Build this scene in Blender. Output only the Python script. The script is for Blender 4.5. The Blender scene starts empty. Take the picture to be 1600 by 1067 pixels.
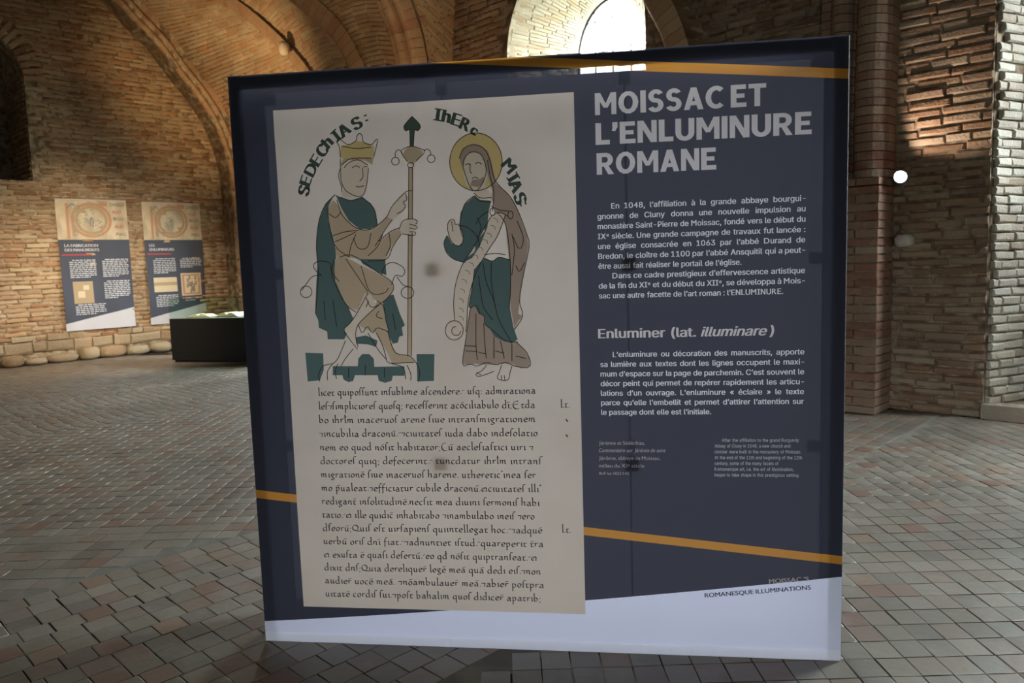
import bpy, math, random
import numpy as np
from mathutils import Vector, Matrix
from mathutils.geometry import tessellate_polygon
random.seed(7)
rng = np.random.default_rng(11)
S = bpy.context.scene
COL = S.collection

# ------------------------------------------------------------------ camera
F_PX, PITCH, ROLL, EYE = 1191.56, 0.1043434, -0.0317213, 1.50287
fw = np.array([0, math.cos(PITCH), -math.sin(PITCH)])
r0 = np.array([1.0, 0, 0]); u0 = np.cross(r0, fw)
RT = math.cos(ROLL)*r0 + math.sin(ROLL)*u0
UP = -math.sin(ROLL)*r0 + math.cos(ROLL)*u0
CAM = np.array([0, 0, EYE])
cd = bpy.data.cameras.new('camera'); cam = bpy.data.objects.new('camera', cd); COL.objects.link(cam)
M = Matrix.Identity(4)
for i in range(3):
    M[i][0] = RT[i]; M[i][1] = UP[i]; M[i][2] = -fw[i]; M[i][3] = CAM[i]
cam.matrix_world = M
cd.sensor_width = 36; cd.lens = F_PX/1600*36; cd.clip_end = 200
cd.dof.use_dof = True; cd.dof.focus_distance = 2.75; cd.dof.aperture_fstop = 5.6
S.camera = cam
def proj(P):
    d = np.asarray(P, float) - CAM
    w = d @ fw
    return 800 + F_PX*(d @ RT)/w, 533.5 - F_PX*(d @ UP)/w, w

# ------------------------------------------------------------------ world, exposure
SKY = 60.0
w = bpy.data.worlds.new('overcast_sky'); S.world = w; w.use_nodes = True
nt = w.node_tree; nt.nodes.clear()
wo = nt.nodes.new('ShaderNodeOutputWorld'); bg = nt.nodes.new('ShaderNodeBackground')
tc = nt.nodes.new('ShaderNodeTexCoord'); sp = nt.nodes.new('ShaderNodeSeparateXYZ'); rp = nt.nodes.new('ShaderNodeValToRGB')
nt.links.new(tc.outputs['Generated'], sp.inputs[0]); nt.links.new(sp.outputs['Z'], rp.inputs[0])
rp.color_ramp.elements[0].position = 0.0; rp.color_ramp.elements[0].color = (.22, .25, .24, 1)
rp.color_ramp.elements[1].position = 0.03; rp.color_ramp.elements[1].color = (.88, .94, .98, 1)
nt.links.new(rp.outputs[0], bg.inputs[0]); bg.inputs[1].default_value = SKY
nt.links.new(bg.outputs[0], wo.inputs[0])
S.view_settings.view_transform = 'Standard'; S.view_settings.look = 'None'
S.view_settings.gamma = 1; S.view_settings.exposure = 0.24
try: S.view_settings.use_curve_mapping = False
except Exception: pass
S.cycles.max_bounces = 7; S.cycles.diffuse_bounces = 4; S.cycles.transparent_max_bounces = 12
S.cycles.sample_clamp_indirect = 4.0
S.cycles.caustics_reflective = False; S.cycles.caustics_refractive = False

# ------------------------------------------------------------------ room frame
P1 = np.array([-5.44, 15.9]); th = math.radians(-44)
RA = np.array([math.cos(th), math.sin(th)]); RN = np.array([RA[1], -RA[0]])
def rm(p, q, z):
    a = P1 + p*RA + q*RN
    return np.array([a[0], a[1], z])
A3 = np.array([RA[0], RA[1], 0]); N3 = np.array([RN[0], RN[1], 0]); Z3 = np.array([0, 0, 1.0])

def look(o, d):
    o.rotation_euler = Vector(d).to_track_quat('-Z', 'Y').to_euler()
def portal(c, d, sx, sy):
    l = bpy.data.lights.new('window_portal', 'AREA'); l.shape = 'RECTANGLE'; l.size = sx; l.size_y = sy
    l.cycles.is_portal = True
    o = bpy.data.objects.new('window_portal', l); COL.objects.link(o); o.location = c; look(o, d)
def spot(name, c, target, power, col, ang, blend=.6, r=.06):
    l = bpy.data.lights.new(name, 'SPOT'); l.energy = power; l.color = col; l.spot_size = math.radians(ang); l.spot_blend = blend
    l.shadow_soft_size = r
    o = bpy.data.objects.new(name, l); COL.objects.link(o); o.location = c; look(o, np.array(target)-np.array(c))
    return o
WARM = (1.0, .62, .30); WARM2 = (1.0, .72, .42)
# daylight openings (the window frames are built further down)
portal(rm(8.7, -.98, 3.75), N3, 1.25, 2.5)
portal(rm(15.6, -.98, 3.5), N3, 1.9, 2.3)
portal(rm(3.4, -.68, 2.7), N3, 1.7, 2.8)  # opening of the added window behind the stand
portal(rm(19.0, 13.99, 1.15), -N3, 2.0, 2.3)  # opening of the added doorway behind the camera
# warm spots: halogen vault floods, an added wall fill, the pier lamp
spot('vault_flood', rm(5.2, 3.6, 2.6), rm(1.9, .8, 4.9), 820, (1.0, .70, .38), 62, 1.0)
spot('wall_fill', rm(4.6, 4.4, 4.4), rm(.1, 2.8, .4), 1250, (1, .82, .60), 64, 1.0, .25)  # unseen fill added to brighten the left wall and floor, in place of daylight
spot('rib_flood', rm(8.4, 2.4, 2.4), rm(6.0, .4, 5.2), 120, WARM, 60)
spot('pier_spot', rm(12.66, .32, 2.16), rm(13.25, .05, 2.95), 78, (1, .83, .66), 84, .5, .03)

# ------------------------------------------------------------------ helpers
def put(o, parent=None):
    COL.objects.link(o)
    if parent is not None: o.parent = parent
    return o
def mesh_np(name, V, Fc, mat=None, parent=None, rnd=None, smooth=False, uv=None):
    me = bpy.data.meshes.new(name)
    me.from_pydata([tuple(map(float, v)) for v in V], [], [tuple(int(i) for i in f) for f in Fc])
    if mat: me.materials.append(mat)
    if rnd is not None:
        a = me.attributes.new('rnd', 'FLOAT', 'FACE'); a.data.foreach_set('value', np.asarray(rnd, np.float32))
    if smooth: me.polygons.foreach_set('use_smooth', [True]*len(me.polygons))
    if uv is not None:
        l = me.uv_layers.new(name='UVMap'); vi = np.empty(len(me.loops), np.int32); me.loops.foreach_get('vertex_index', vi)
        l.data.foreach_set('uv', np.asarray(uv, np.float32)[vi].ravel())
    me.update()
    return put(bpy.data.objects.new(name, me), parent)
def empty(name, loc, label=None, cat=None, group=None):
    o = bpy.data.objects.new(name, None); o.location = loc; o.empty_display_size = .1; COL.objects.link(o)
    tag(o, label, cat, group); return o
def tag(o, label=None, cat=None, group=None, kind=None):
    if label: o['label'] = label
    if cat: o['category'] = cat
    if group: o['group'] = group
    if kind: o['kind'] = kind
    return o
def box_vf(c, ex, ey, ez, hx, hy, hz):
    c = np.array(c, float); V = []
    for sx in (-1, 1):
        for sy in (-1, 1):
            for sz in (-1, 1): V.append(c + sx*hx*np.array(ex) + sy*hy*np.array(ey) + sz*hz*np.array(ez))
    Fc = [(0,1,3,2),(4,6,7,5),(0,4,5,1),(2,3,7,6),(0,2,6,4),(1,5,7,3)]
    return V, Fc
class MB:
    def __init__(s): s.V = []; s.F = []
    def add(s, V, Fc):
        k = len(s.V); s.V += list(V); s.F += [tuple(i+k for i in f) for f in Fc]; return s
    def box(s, c, h, ex=(1,0,0), ey=(0,1,0), ez=(0,0,1)): return s.add(*box_vf(c, ex, ey, ez, *h))
    def bar(s, a, b, r, n=8):
        a = np.array(a, float); b = np.array(b, float); d = (b-a)/np.linalg.norm(b-a)
        t = np.array([0,0,1.]) if abs(d[2]) < .9 else np.array([1.,0,0]); x = np.cross(d, t); x /= np.linalg.norm(x); y = np.cross(d, x)
        V = [e + r*(math.cos(2*math.pi*i/n)*x + math.sin(2*math.pi*i/n)*y) for e in (a, b) for i in range(n)]
        Fc = [(i, (i+1) % n, n+(i+1) % n, n+i) for i in range(n)] + [tuple(range(n))[::-1], tuple(range(n, 2*n))]
        return s.add(V, Fc)
    def build(s, name, mat, parent=None, smooth=False):
        o = mesh_np(name, s.V, s.F, mat, None, None, smooth)
        if parent is not None:
            o.parent = parent; o.matrix_parent_inverse = Matrix.Translation(parent.location).inverted() if parent.type == 'EMPTY' else Matrix.Identity(4)
        return o

# ------------------------------------------------------------------ materials
def newmat(name):
    m = bpy.data.materials.new(name); m.use_nodes = True; n = m.node_tree; n.nodes.clear()
    out = n.nodes.new('ShaderNodeOutputMaterial'); b = n.nodes.new('ShaderNodeBsdfPrincipled'); n.links.new(b.outputs[0], out.inputs[0])
    return m, n, b, out
def plain(name, col, rough=.6, metal=0.0, spec=.5, noise=.0, scale=20):
    m, n, b, out = newmat(name)
    b.inputs['Base Color'].default_value = (*col, 1); b.inputs['Roughness'].default_value = rough; b.inputs['Metallic'].default_value = metal
    b.inputs['Specular IOR Level'].default_value = spec
    if noise:
        t = n.nodes.new('ShaderNodeTexNoise'); t.inputs['Scale'].default_value = scale; t.inputs['Detail'].default_value = 5
        g = n.nodes.new('ShaderNodeNewGeometry'); n.links.new(g.outputs['Position'], t.inputs['Vector'])
        r = n.nodes.new('ShaderNodeValToRGB'); n.links.new(t.outputs['Fac'], r.inputs[0])
        r.color_ramp.elements[0].position = .3; r.color_ramp.elements[1].position = .7
        r.color_ramp.elements[0].color = (*[c*(1-noise) for c in col], 1); r.color_ramp.elements[1].color = (*[min(1, c*(1+noise)) for c in col], 1)
        n.links.new(r.outputs[0], b.inputs['Base Color'])
    return m
def masonry(name, cols, mortar=(.42,.35,.25), smear=.5, rough=.85, bump=.5, spec=.2, bscale=45, stain=(.6, 1.15)):
    """pieces take their own tone from a random number; noise smears mortar and dirt over them"""
    m, n, b, out = newmat(name)
    N = n.nodes.new; L = n.links.new
    at = N('ShaderNodeAttribute'); at.attribute_name = 'rnd'; oi = N('ShaderNodeObjectInfo')
    ad = N('ShaderNodeMath'); ad.operation = 'ADD'; L(at.outputs['Fac'], ad.inputs[0]); L(oi.outputs['Random'], ad.inputs[1])
    fr = N('ShaderNodeMath'); fr.operation = 'FRACT'; L(ad.outputs[0], fr.inputs[0])
    r = N('ShaderNodeValToRGB'); L(fr.outputs[0], r.inputs[0]); r.color_ramp.interpolation = 'LINEAR'
    els = r.color_ramp.elements
    while len(els) < len(cols): els.new(.5)
    for i, c in enumerate(cols): els[i].position = i/(len(cols)-1); els[i].color = (*c, 1)
    g = N('ShaderNodeNewGeometry')
    t1 = N('ShaderNodeTexNoise'); t1.inputs['Scale'].default_value = 5; t1.inputs['Detail'].default_value = 8; t1.inputs['Roughness'].default_value = .65; L(g.outputs['Position'], t1.inputs['Vector'])
    r1 = N('ShaderNodeValToRGB'); L(t1.outputs['Fac'], r1.inputs[0]); r1.color_ramp.elements[0].position = .5; r1.color_ramp.elements[1].position = .68
    r1.color_ramp.elements[0].color = (0,0,0,1); r1.color_ramp.elements[1].color = (smear,)*3 + (1,)
    mx = N('ShaderNodeMixRGB'); L(r1.outputs[0], mx.inputs[0]); L(r.outputs[0], mx.inputs[1]); mx.inputs[2].default_value = (*mortar, 1)
    t2 = N('ShaderNodeTexNoise'); t2.inputs['Scale'].default_value = .9; t2.inputs['Detail'].default_value = 6; L(g.outputs['Position'], t2.inputs['Vector'])
    mr = N('ShaderNodeMapRange'); L(t2.outputs['Fac'], mr.inputs[0]); mr.inputs[1].default_value = .3; mr.inputs[2].default_value = .7; mr.inputs[3].default_value = stain[0]; mr.inputs[4].default_value = stain[1]
    mu = N('ShaderNodeMixRGB'); mu.blend_type = 'MULTIPLY'; mu.inputs[0].default_value = 1; L(mx.outputs[0], mu.inputs[1]); L(mr.outputs[0], mu.inputs[2])
    L(mu.outputs[0], b.inputs['Base Color'])
    t3 = N('ShaderNodeTexNoise'); t3.inputs['Scale'].default_value = bscale; t3.inputs['Detail'].default_value = 6; L(g.outputs['Position'], t3.inputs['Vector'])
    bp = N('ShaderNodeBump'); bp.inputs['Strength'].default_value = bump; bp.inputs['Distance'].default_value = .012; L(t3.outputs['Fac'], bp.inputs['Height']); L(bp.outputs[0], b.inputs['Normal'])
    b.inputs['Roughness'].default_value = rough; b.inputs['Specular IOR Level'].default_value = spec
    return m
def mortarmat(name, a, c, scale=9, rough=.95, lo=.4, hi=.6):
    m, n, b, out = newmat(name); N = n.nodes.new; L = n.links.new
    g = N('ShaderNodeNewGeometry'); t = N('ShaderNodeTexNoise'); t.inputs['Scale'].default_value = scale; t.inputs['Detail'].default_value = 5; L(g.outputs['Position'], t.inputs['Vector'])
    r = N('ShaderNodeValToRGB'); L(t.outputs['Fac'], r.inputs[0]); r.color_ramp.elements[0].position = lo; r.color_ramp.elements[1].position = hi
    r.color_ramp.elements[0].color = (*a, 1); r.color_ramp.elements[1].color = (*c, 1); L(r.outputs[0], b.inputs['Base Color'])
    b.inputs['Roughness'].default_value = rough; b.inputs['Specular IOR Level'].default_value = .1
    return m
TAN = [(.40,.27,.15),(.33,.19,.10),(.46,.33,.19),(.30,.13,.06),(.42,.29,.17),(.24,.12,.06),(.50,.38,.24),(.38,.20,.10),(.44,.31,.18)]
BRN = [(.26,.17,.11),(.22,.13,.08),(.31,.22,.15),(.20,.10,.06),(.28,.19,.13),(.17,.10,.07),(.33,.25,.18)]
M_wallA = masonry('old_tan_brick', TAN, (.46,.38,.26), .55)
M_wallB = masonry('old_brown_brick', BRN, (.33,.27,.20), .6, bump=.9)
M_web = masonry('vault_brick', [(.44,.31,.18),(.38,.24,.13),(.47,.35,.21),(.40,.22,.11),(.45,.33,.2)], (.46,.37,.25), .7)
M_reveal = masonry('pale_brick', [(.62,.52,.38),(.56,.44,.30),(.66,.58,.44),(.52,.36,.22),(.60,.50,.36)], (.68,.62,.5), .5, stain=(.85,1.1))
M_niche = masonry('niche_brick', [(.42,.38,.32),(.36,.31,.25),(.48,.45,.38),(.31,.24,.18),(.44,.4,.33)], (.5,.48,.42), .6, bump=.9)
M_rib = masonry('rib_brick', [(.40,.25,.14),(.36,.20,.11),(.43,.29,.17),(.33,.16,.09)], (.42,.31,.2), .5, bump=.3, stain=(.75,1.1))
M_stone = masonry('rubble_stone', [(.36,.28,.18),(.30,.21,.13),(.42,.35,.24),(.33,.22,.13),(.26,.18,.11)], (.42,.34,.23), .4, bump=.9, bscale=25)
M_tile = masonry('floor_tile', [(0.194,0.167,0.131),(0.155,0.138,0.11),(0.215,0.179,0.143),(0.172,0.158,0.127),(0.211,0.146,0.106),(0.142,0.125,0.106),(0.219,0.196,0.163),(0.172,0.104,0.078),(0.194,0.175,0.147),(0.159,0.142,0.118),(0.241,0.209,0.172)],
                 (.25,.235,.20), .5, rough=.42, bump=.15, spec=.42, bscale=30, stain=(.72,1.15))
M_mortA = mortarmat('wall_mortar', (.16,.11,.065), (.40,.32,.21))
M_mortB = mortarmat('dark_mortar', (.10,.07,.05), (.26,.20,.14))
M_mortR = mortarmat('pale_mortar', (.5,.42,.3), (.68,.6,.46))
M_joint = mortarmat('floor_joint', (.03,.026,.022), (.30,.28,.24), scale=2.2, lo=.50, hi=.62)
M_rough = mortarmat('plain_brickwork', (.2,.13,.08), (.34,.25,.16), scale=6)

# ------------------------------------------------------------------ bricks
def unit_brick(seed):
    r = random.Random(seed); V = []
    cx, cz = .035, .16
    for (a, y, ix, iz) in ((0, -.5, 0, 0), (1, .2, 0, 0), (2, .5, cx, cz)):
        for sx, sz in ((-1,-1),(1,-1),(1,1),(-1,1)):
            jx = r.uniform(-.02, .02); jz = r.uniform(-.09, .09)
            V.append(((.5-ix)*sx + jx, y + (r.uniform(-.12, .12) if a == 2 else 0), (.5-iz)*sz + jz))
    Fc = []
    for k in (0, 4):
        for i in range(4): j = (i+1) % 4; Fc.append((k+i, k+j, k+4+j, k+4+i))
    Fc.append((8, 9, 10, 11))
    return np.array(V), Fc
UB = [unit_brick(i) for i in range(6)]
def unit_tile(seed):
    r = random.Random(seed); V = []
    for (a, z, i) in ((0, -1, 0), (1, -.1, 0), (2, 0, .035)):
        for sx, sy in ((-1,-1),(1,-1),(1,1),(-1,1)):
            V.append(((.5-i)*sx + r.uniform(-.012,.012), (.5-i)*sy + r.uniform(-.012,.012), z + (r.uniform(-.12,.0) if a == 2 else 0)))
    Fc = []
    for k in (0, 4):
        for q in range(4): j = (q+1) % 4; Fc.append((k+q, k+j, k+4+j, k+4+q))
    Fc.append((8, 9, 10, 11))
    return np.array(V), Fc
UT = [unit_tile(i) for i in range(6)]
SHARED = {}
def shared_mesh(kind, i, mat):
    key = (kind, i, mat.name)
    if key not in SHARED:
        V, Fc = (UB if kind == 'brick' else UT)[i]
        me = bpy.data.meshes.new(kind); me.from_pydata([tuple(v) for v in V], [], Fc); me.materials.append(mat); SHARED[key] = me
    return SHARED[key]
PANEL_POLY = [(352,115),(1328,50),(1315,1040),(412,1003)]
def inside_panel(x, y):
    s = 0
    for i in range(4):
        x1, y1 = PANEL_POLY[i]; x2, y2 = PANEL_POLY[(i+1) % 4]
        if (x2-x1)*(y-y1) - (y2-y1)*(x-x1) < 0: return False
    return True
def shown(c, L, H):
    x, y, d = proj(c)
    if d < .3 or x < -5 or x > 1605 or y < -5 or y > 1072 or inside_panel(x, y): return 0
    return L*H/d/d
def place(pieces, parent, mat, kind='brick', limit=300, name=None):
    """pieces: list of (4x4 matrix numpy, L, H). The largest ones in view become objects, the rest one joined mesh."""
    name = name or kind
    sc = [(shown(m[:3, 3], L, H), i) for i, (m, L, H) in enumerate(pieces)]
    sc.sort(reverse=True); top = [i for s, i in sc[:limit] if s > 0]; ts = set(top)
    for i in top:
        m = pieces[i][0]
        o = bpy.data.objects.new(name, shared_mesh(kind, i % 6, mat)); COL.objects.link(o); o.parent = parent
        o.matrix_world = Matrix(m.tolist())
    rest = [i for i in range(len(pieces)) if i not in ts]
    if rest:
        lib = UB if kind == 'brick' else UT
        nv = len(lib[0][0]); FV = np.array(lib[0][1]); VV = []; FF = []
        for k, i in enumerate(rest):
            m = pieces[i][0]; VV.append(lib[i % 6][0] @ m[:3, :3].T + m[:3, 3]); FF.append(FV + k*nv)
        V = np.concatenate(VV); Q = np.concatenate(FF)
        me = bpy.data.meshes.new(name + 's'); me.vertices.add(len(V)); me.vertices.foreach_set('co', V.ravel().astype(np.float32))
        me.loops.add(Q.size); me.loops.foreach_set('vertex_index', Q.ravel().astype(np.int32))
        me.polygons.add(len(Q)); me.polygons.foreach_set('loop_start', np.arange(0, Q.size, 4, dtype=np.int32)); me.polygons.foreach_set('loop_total', np.full(len(Q), 4, np.int32))
        me.update(calc_edges=True); me.materials.append(mat)
        a = me.attributes.new('rnd', 'FLOAT', 'FACE'); rv = np.repeat(rng.random(len(rest)), len(FV)); a.data.foreach_set('value', rv.astype(np.float32))
        o = bpy.data.objects.new(name + '_field', me); put(o, parent); o['kind'] = 'stuff'
def frame_m(c, ex, en, ez, L, D, H):
    m = np.eye(4); m[:3, 0] = np.array(ex)*L; m[:3, 1] = np.array(en)*D; m[:3, 2] = np.array(ez)*H; m[:3, 3] = c
    return m
def lay_plane(org, ex, ez, en, L, H, mask, bl=.36, bh=.078, rough=.012, miss=.012, wav=.0, jx=.014, jz=.016):
    """running bond on a plane; mask(x, z) says whether a brick belongs there"""
    out = []; row = 0; z = 0
    while z < H:
        h = bh*random.uniform(.88, 1.12); x = -random.uniform(0, bl)
        while x < L:
            l = bl*random.choice((1, 1, .95, 1.05, .9, .62))
            if x + l > L: l = max(.08, L - x)
            if L - x < .06: break
            if x < 0: l += x; x = 0
            if l < .07: x += l; continue
            cx = x + l/2; cz = z + h/2 + wav*math.sin(cx*1.7 + row*.13)
            if cx > 0 and mask(x+.03, cz) and mask(x+l-.03, cz) and random.random() > miss:
                c = org + ex*cx + ez*cz + en*random.uniform(-rough, rough)
                a = random.uniform(-.012, .012)
                e1 = ex*math.cos(a) + ez*math.sin(a); e3 = np.cross(e1, en) * (1 if np.dot(np.cross(e1, en), ez) > 0 else -1)
                out.append((frame_m(c, e1, en, e3, l-jx, .05, h-jz), l, h))
            x += l
        z += h; row += 1
    return out
def lay_surface(Sf, rows, nu, bl, outdir, rough=.008, depth=.04, jx=.010, jz=.009, miss=.004):
    """courses on a curved surface Sf(u, v): rows of constant v, bricks laid along u"""
    out = []
    for j in range(rows):
        v = (j+.5)/rows
        pts = np.array([Sf(i/nu, v) for i in range(nu+1)]); seg = np.linalg.norm(np.diff(pts, axis=0), axis=1); s = np.concatenate([[0], np.cumsum(seg)])
        x = -random.uniform(0, bl)
        while x < s[-1]:
            l = bl*random.choice((1, 1, .93, 1.06, .7)); a, b_ = max(x, 0), min(x+l, s[-1]); x += l
            if b_-a < .06 or random.random() < miss: continue
            mid = (a+b_)/2; u = np.interp(mid, s, np.linspace(0, 1, nu+1))
            c = Sf(u, v); du = Sf(min(u+.02, 1), v) - Sf(max(u-.02, 0), v); dv = Sf(u, min(v+.01, 1)) - Sf(u, max(v-.01, 0))
            span = min(v+.01, 1) - max(v-.01, 0)
            h = np.linalg.norm(dv)/span/rows
            if h < .02: continue
            eu = du/np.linalg.norm(du); en = np.cross(eu, dv); en /= np.linalg.norm(en)
            if np.dot(en, outdir - c) < 0: en = -en
            ez = np.cross(en, eu)
            out.append((frame_m(c + en*random.uniform(-rough, rough), eu, en, ez, b_-a-jx, depth, h-jz), b_-a, h))
    return out
def crom(pts, n):
    """smooth resample of a polyline, even by arc length"""
    P = np.array(pts, float); Q = np.vstack([2*P[0]-P[1], P, 2*P[-1]-P[-2]]); o = []
    for i in range(1, len(Q)-2):
        for t in np.linspace(0, 1, 12, endpoint=False):
            a, b_, c, d = Q[i-1], Q[i], Q[i+1], Q[i+2]
            o.append(.5*((2*b_) + (c-a)*t + (2*a-5*b_+4*c-d)*t*t + (3*b_-a-3*c+d)*t**3))
    o.append(P[-1]); o = np.array(o); s = np.concatenate([[0], np.cumsum(np.linalg.norm(np.diff(o, axis=0), axis=1))])
    tt = np.linspace(0, s[-1], n); return np.array([np.interp(tt, s, o[:, k]) for k in range(o.shape[1])]).T
def sampler(pts, n=200):
    R_ = crom(pts, n)
    def f(t):
        x = t*(n-1); i = int(min(max(math.floor(x), 0), n-2)); a = x-i; return R_[i]*(1-a) + R_[i+1]*a
    return f
def grid_surface(name, Sf, nu, nv, mat, parent=None):
    V = [Sf(i/nu, j/nv) for j in range(nv+1) for i in range(nu+1)]
    Fc = [(j*(nu+1)+i, j*(nu+1)+i+1, (j+1)*(nu+1)+i+1, (j+1)*(nu+1)+i) for j in range(nv) for i in range(nu)]
    return mesh_np(name, V, Fc, mat, parent)

# ------------------------------------------------------------------ floor
def floor_corner(p, q): return rm(p, q, 0)
FJ = -.0035
fl = mesh_np('floor', [rm(-1, -2.2, FJ), rm(26, -2.2, FJ), rm(26, 15, FJ), rm(-1, 15, FJ)], [(0, 3, 2, 1)], M_joint); fl['kind'] = 'structure'
TW, TH = .112, .125
tiles = []
def band(n): return (-4.10 < n < -2.07) or (-10.32 < n < -8.30)
def in_room(x, y):
    d = np.array([x, y]) - P1; p, q = d @ RA, d @ RN
    return p > .05 and q > .05 and not (11.9 < p < 12.56 and q < .42)
def vis_floor(x, y, mx=1000):
    px, py, d = proj((x, y, 0)); return d > .6 and -mx < px < 1600+mx and py < 1067+500
ex, ey = np.array([1., 0, 0]), np.array([0, 1., 0])
for j in range(14, 112):
    yb = j*TH - .005
    for i in range(-80, 52):
        xb = i*TW + .015 + random.uniform(-.002, .002); n_ = (xb-yb)/math.sqrt(2)
        edge = min(abs(n_+4.10), abs(n_+2.07), abs(n_+10.32), abs(n_+8.30))
        if band(n_) or edge < .075 or not in_room(xb, yb) or not vis_floor(xb, yb): continue
        a = random.uniform(-.012, .012); c, s_ = math.cos(a), math.sin(a)
        m = np.eye(4); m[:3, 0] = np.array([c, s_, 0])*(TW-.0055); m[:3, 1] = np.array([-s_, c, random.uniform(-.004, .004)])*(TH-.0055); m[:3, 2] = np.array([0, 0, .012]); m[:3, 3] = (xb, yb + random.uniform(-.001, .001), random.uniform(-.0012, .0012))
        tiles.append((m, TW, TH))
D1, D2 = np.array([1, 1, 0])/math.sqrt(2), np.array([1, -1, 0])/math.sqrt(2)
M_bed = mortarmat('mortar_bed', (.13,.12,.10), (.20,.185,.155), scale=7, lo=.35, hi=.65)
mb = MB()
for nb_, s_ in ((-4.10, -1), (-2.07, 1), (-10.32, -1), (-8.30, 1)):
    a = nb_; b_ = nb_ + s_*.16
    mb.add([D1*0 + D2*a + Z3*-.0028, D1*18 + D2*a + Z3*-.0028, D1*18 + D2*b_ + Z3*-.0028, D1*0 + D2*b_ + Z3*-.0028], [(0,1,2,3)] )
mb.build('mortar_strip', M_bed, fl)
for n0, n1 in ((-4.10, -2.07), (-10.32, -8.30)):
    k = round((n1-n0)/.127); hh = (n1-n0)/k
    for r_ in range(k):
        nn = n0 + (r_+.5)*hh; off = random.uniform(0, .12) if r_ % 3 == 0 else 0
        for i in range(-30, 150):
            mm = i*.119 + off; c0 = D1*mm + D2*nn
            if not in_room(c0[0], c0[1]) or not vis_floor(c0[0], c0[1]): continue
            m = np.eye(4); m[:3, 0] = D1*(.119-.006); m[:3, 1] = -D2*(hh-.006); m[:3, 2] = (0, 0, .012); m[:3, 3] = (c0[0]+random.uniform(-.002,.002), c0[1]+random.uniform(-.002,.002), random.uniform(-.0012, .0014))
            tiles.append((m, .119, hh))
place(tiles, fl, M_tile, 'tile', 300)

# ------------------------------------------------------------------ shell walls
def wall_mesh(name, org, ex, ez, L, H, holes, mat, parent=None, kind='structure'):
    xs = sorted({0, L, *[h[0] for h in holes], *[h[1] for h in holes]}); zs = sorted({0, H, *[h[2] for h in holes], *[h[3] for h in holes]})
    mb = MB()
    for i in range(len(xs)-1):
        for j in range(len(zs)-1):
            cx, cz = (xs[i]+xs[i+1])/2, (zs[j]+zs[j+1])/2
            if any(h[0] < cx < h[1] and h[2] < cz < h[3] for h in holes): continue
            mb.add([org+ex*xs[i]+ez*zs[j], org+ex*xs[i+1]+ez*zs[j], org+ex*xs[i+1]+ez*zs[j+1], org+ex*xs[i]+ez*zs[j+1]], [(0,1,2,3)])
    o = mb.build(name, mat, parent)
    if kind: o['kind'] = kind
    return o
HT = 9.0
# wall A: the exhibition wall on the left (p = 0); x runs along q
NQ0, NQ1, NZ0, NZ1 = 3.76, 5.4, 3.12, 5.6
wallA = wall_mesh('wall_left', rm(.010, -.5, -.2), N3, Z3, 15, HT+.2, [(NQ0+.5, NQ1+.5, NZ0+.2, NZ1+.2)], M_mortA)
ncx, nrx = (NQ0+NQ1)/2, (NQ1-NQ0)/2
def in_niche(q, z):
    if z < NZ0 or z > NZ1 or q < NQ0 or q > NQ1: return False
    if z > NZ1-nrx: return (q-ncx)**2 + (z-(NZ1-nrx))**2 < nrx**2
    return True
pcs = lay_plane(rm(0, .0, .40), N3, Z3, A3, 5.2, 6.2, lambda x, z: not in_niche(x, z+.40), bl=.35, bh=.08, rough=.010, miss=.015, wav=.012, jz=.020)
place(pcs, wallA, M_wallA)
# niche reveal, back and arch fill
mb = MB()
for sgn, qq in ((1, NQ0), (-1, NQ1)):
    mb.add([rm(.03, qq, NZ0), rm(-1.2, qq, NZ0), rm(-1.2, qq, NZ1), rm(.03, qq, NZ1)], [(0,1,2,3)])
mb.add([rm(.03, NQ0, NZ0), rm(.03, NQ1, NZ0), rm(-1.2, NQ1, NZ0-.0), rm(-1.2, NQ0, NZ0)], [(0,1,2,3)])
mb.add([rm(-1.2, NQ0, NZ0), rm(-1.2, NQ1, NZ0), rm(-1.2, NQ1, NZ1), rm(-1.2, NQ0, NZ1)], [(0,1,2,3)])
mb.add([rm(.03, NQ0, NZ1), rm(.03, NQ1, NZ1), rm(-1.2, NQ1, NZ1), rm(-1.2, NQ0, NZ1)], [(0,1,2,3)])
mb.build('niche_lining', M_mortB, wallA)
arc = [(ncx + nrx*math.cos(t), NZ1-nrx + nrx*math.sin(t)) for t in np.linspace(0, math.pi, 13)]
mb = MB()
for i in range(12):
    (a0, b0), (a1, b1) = arc[i], arc[i+1]
    mb.add([rm(.01, a0, b0), rm(.01, a1, b1), rm(.01, a1, NZ1), rm(.01, a0, NZ1)], [(0,1,2,3)])
    mb.add([rm(.01, a0, b0), rm(.01, a1, b1), rm(-1.2, a1, b1), rm(-1.2, a0, b0)], [(0,1,2,3)])
mb.build('niche_arch_fill', M_mortA, wallA)
vs = []
for i in range(26):
    t = math.pi*(i+.5)/26; c = rm(.015, ncx + (nrx+.16)*math.cos(t), NZ1-nrx + (nrx+.16)*math.sin(t))
    er = N3*math.cos(t) + Z3*math.sin(t); et = -N3*math.sin(t) + Z3*math.cos(t)
    vs.append((frame_m(c, er, A3, et, .32, .05, .082), .32, .08))
place(vs, wallA, M_wallA, limit=300)
rev = lay_plane(rm(-1.2, NQ0-.01, NZ0), A3, Z3, N3, 1.2, NZ1-NZ0-.3, lambda x, z: True, bl=.35, bh=.08)
place(rev, wallA, M_wallA, limit=60)
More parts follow.
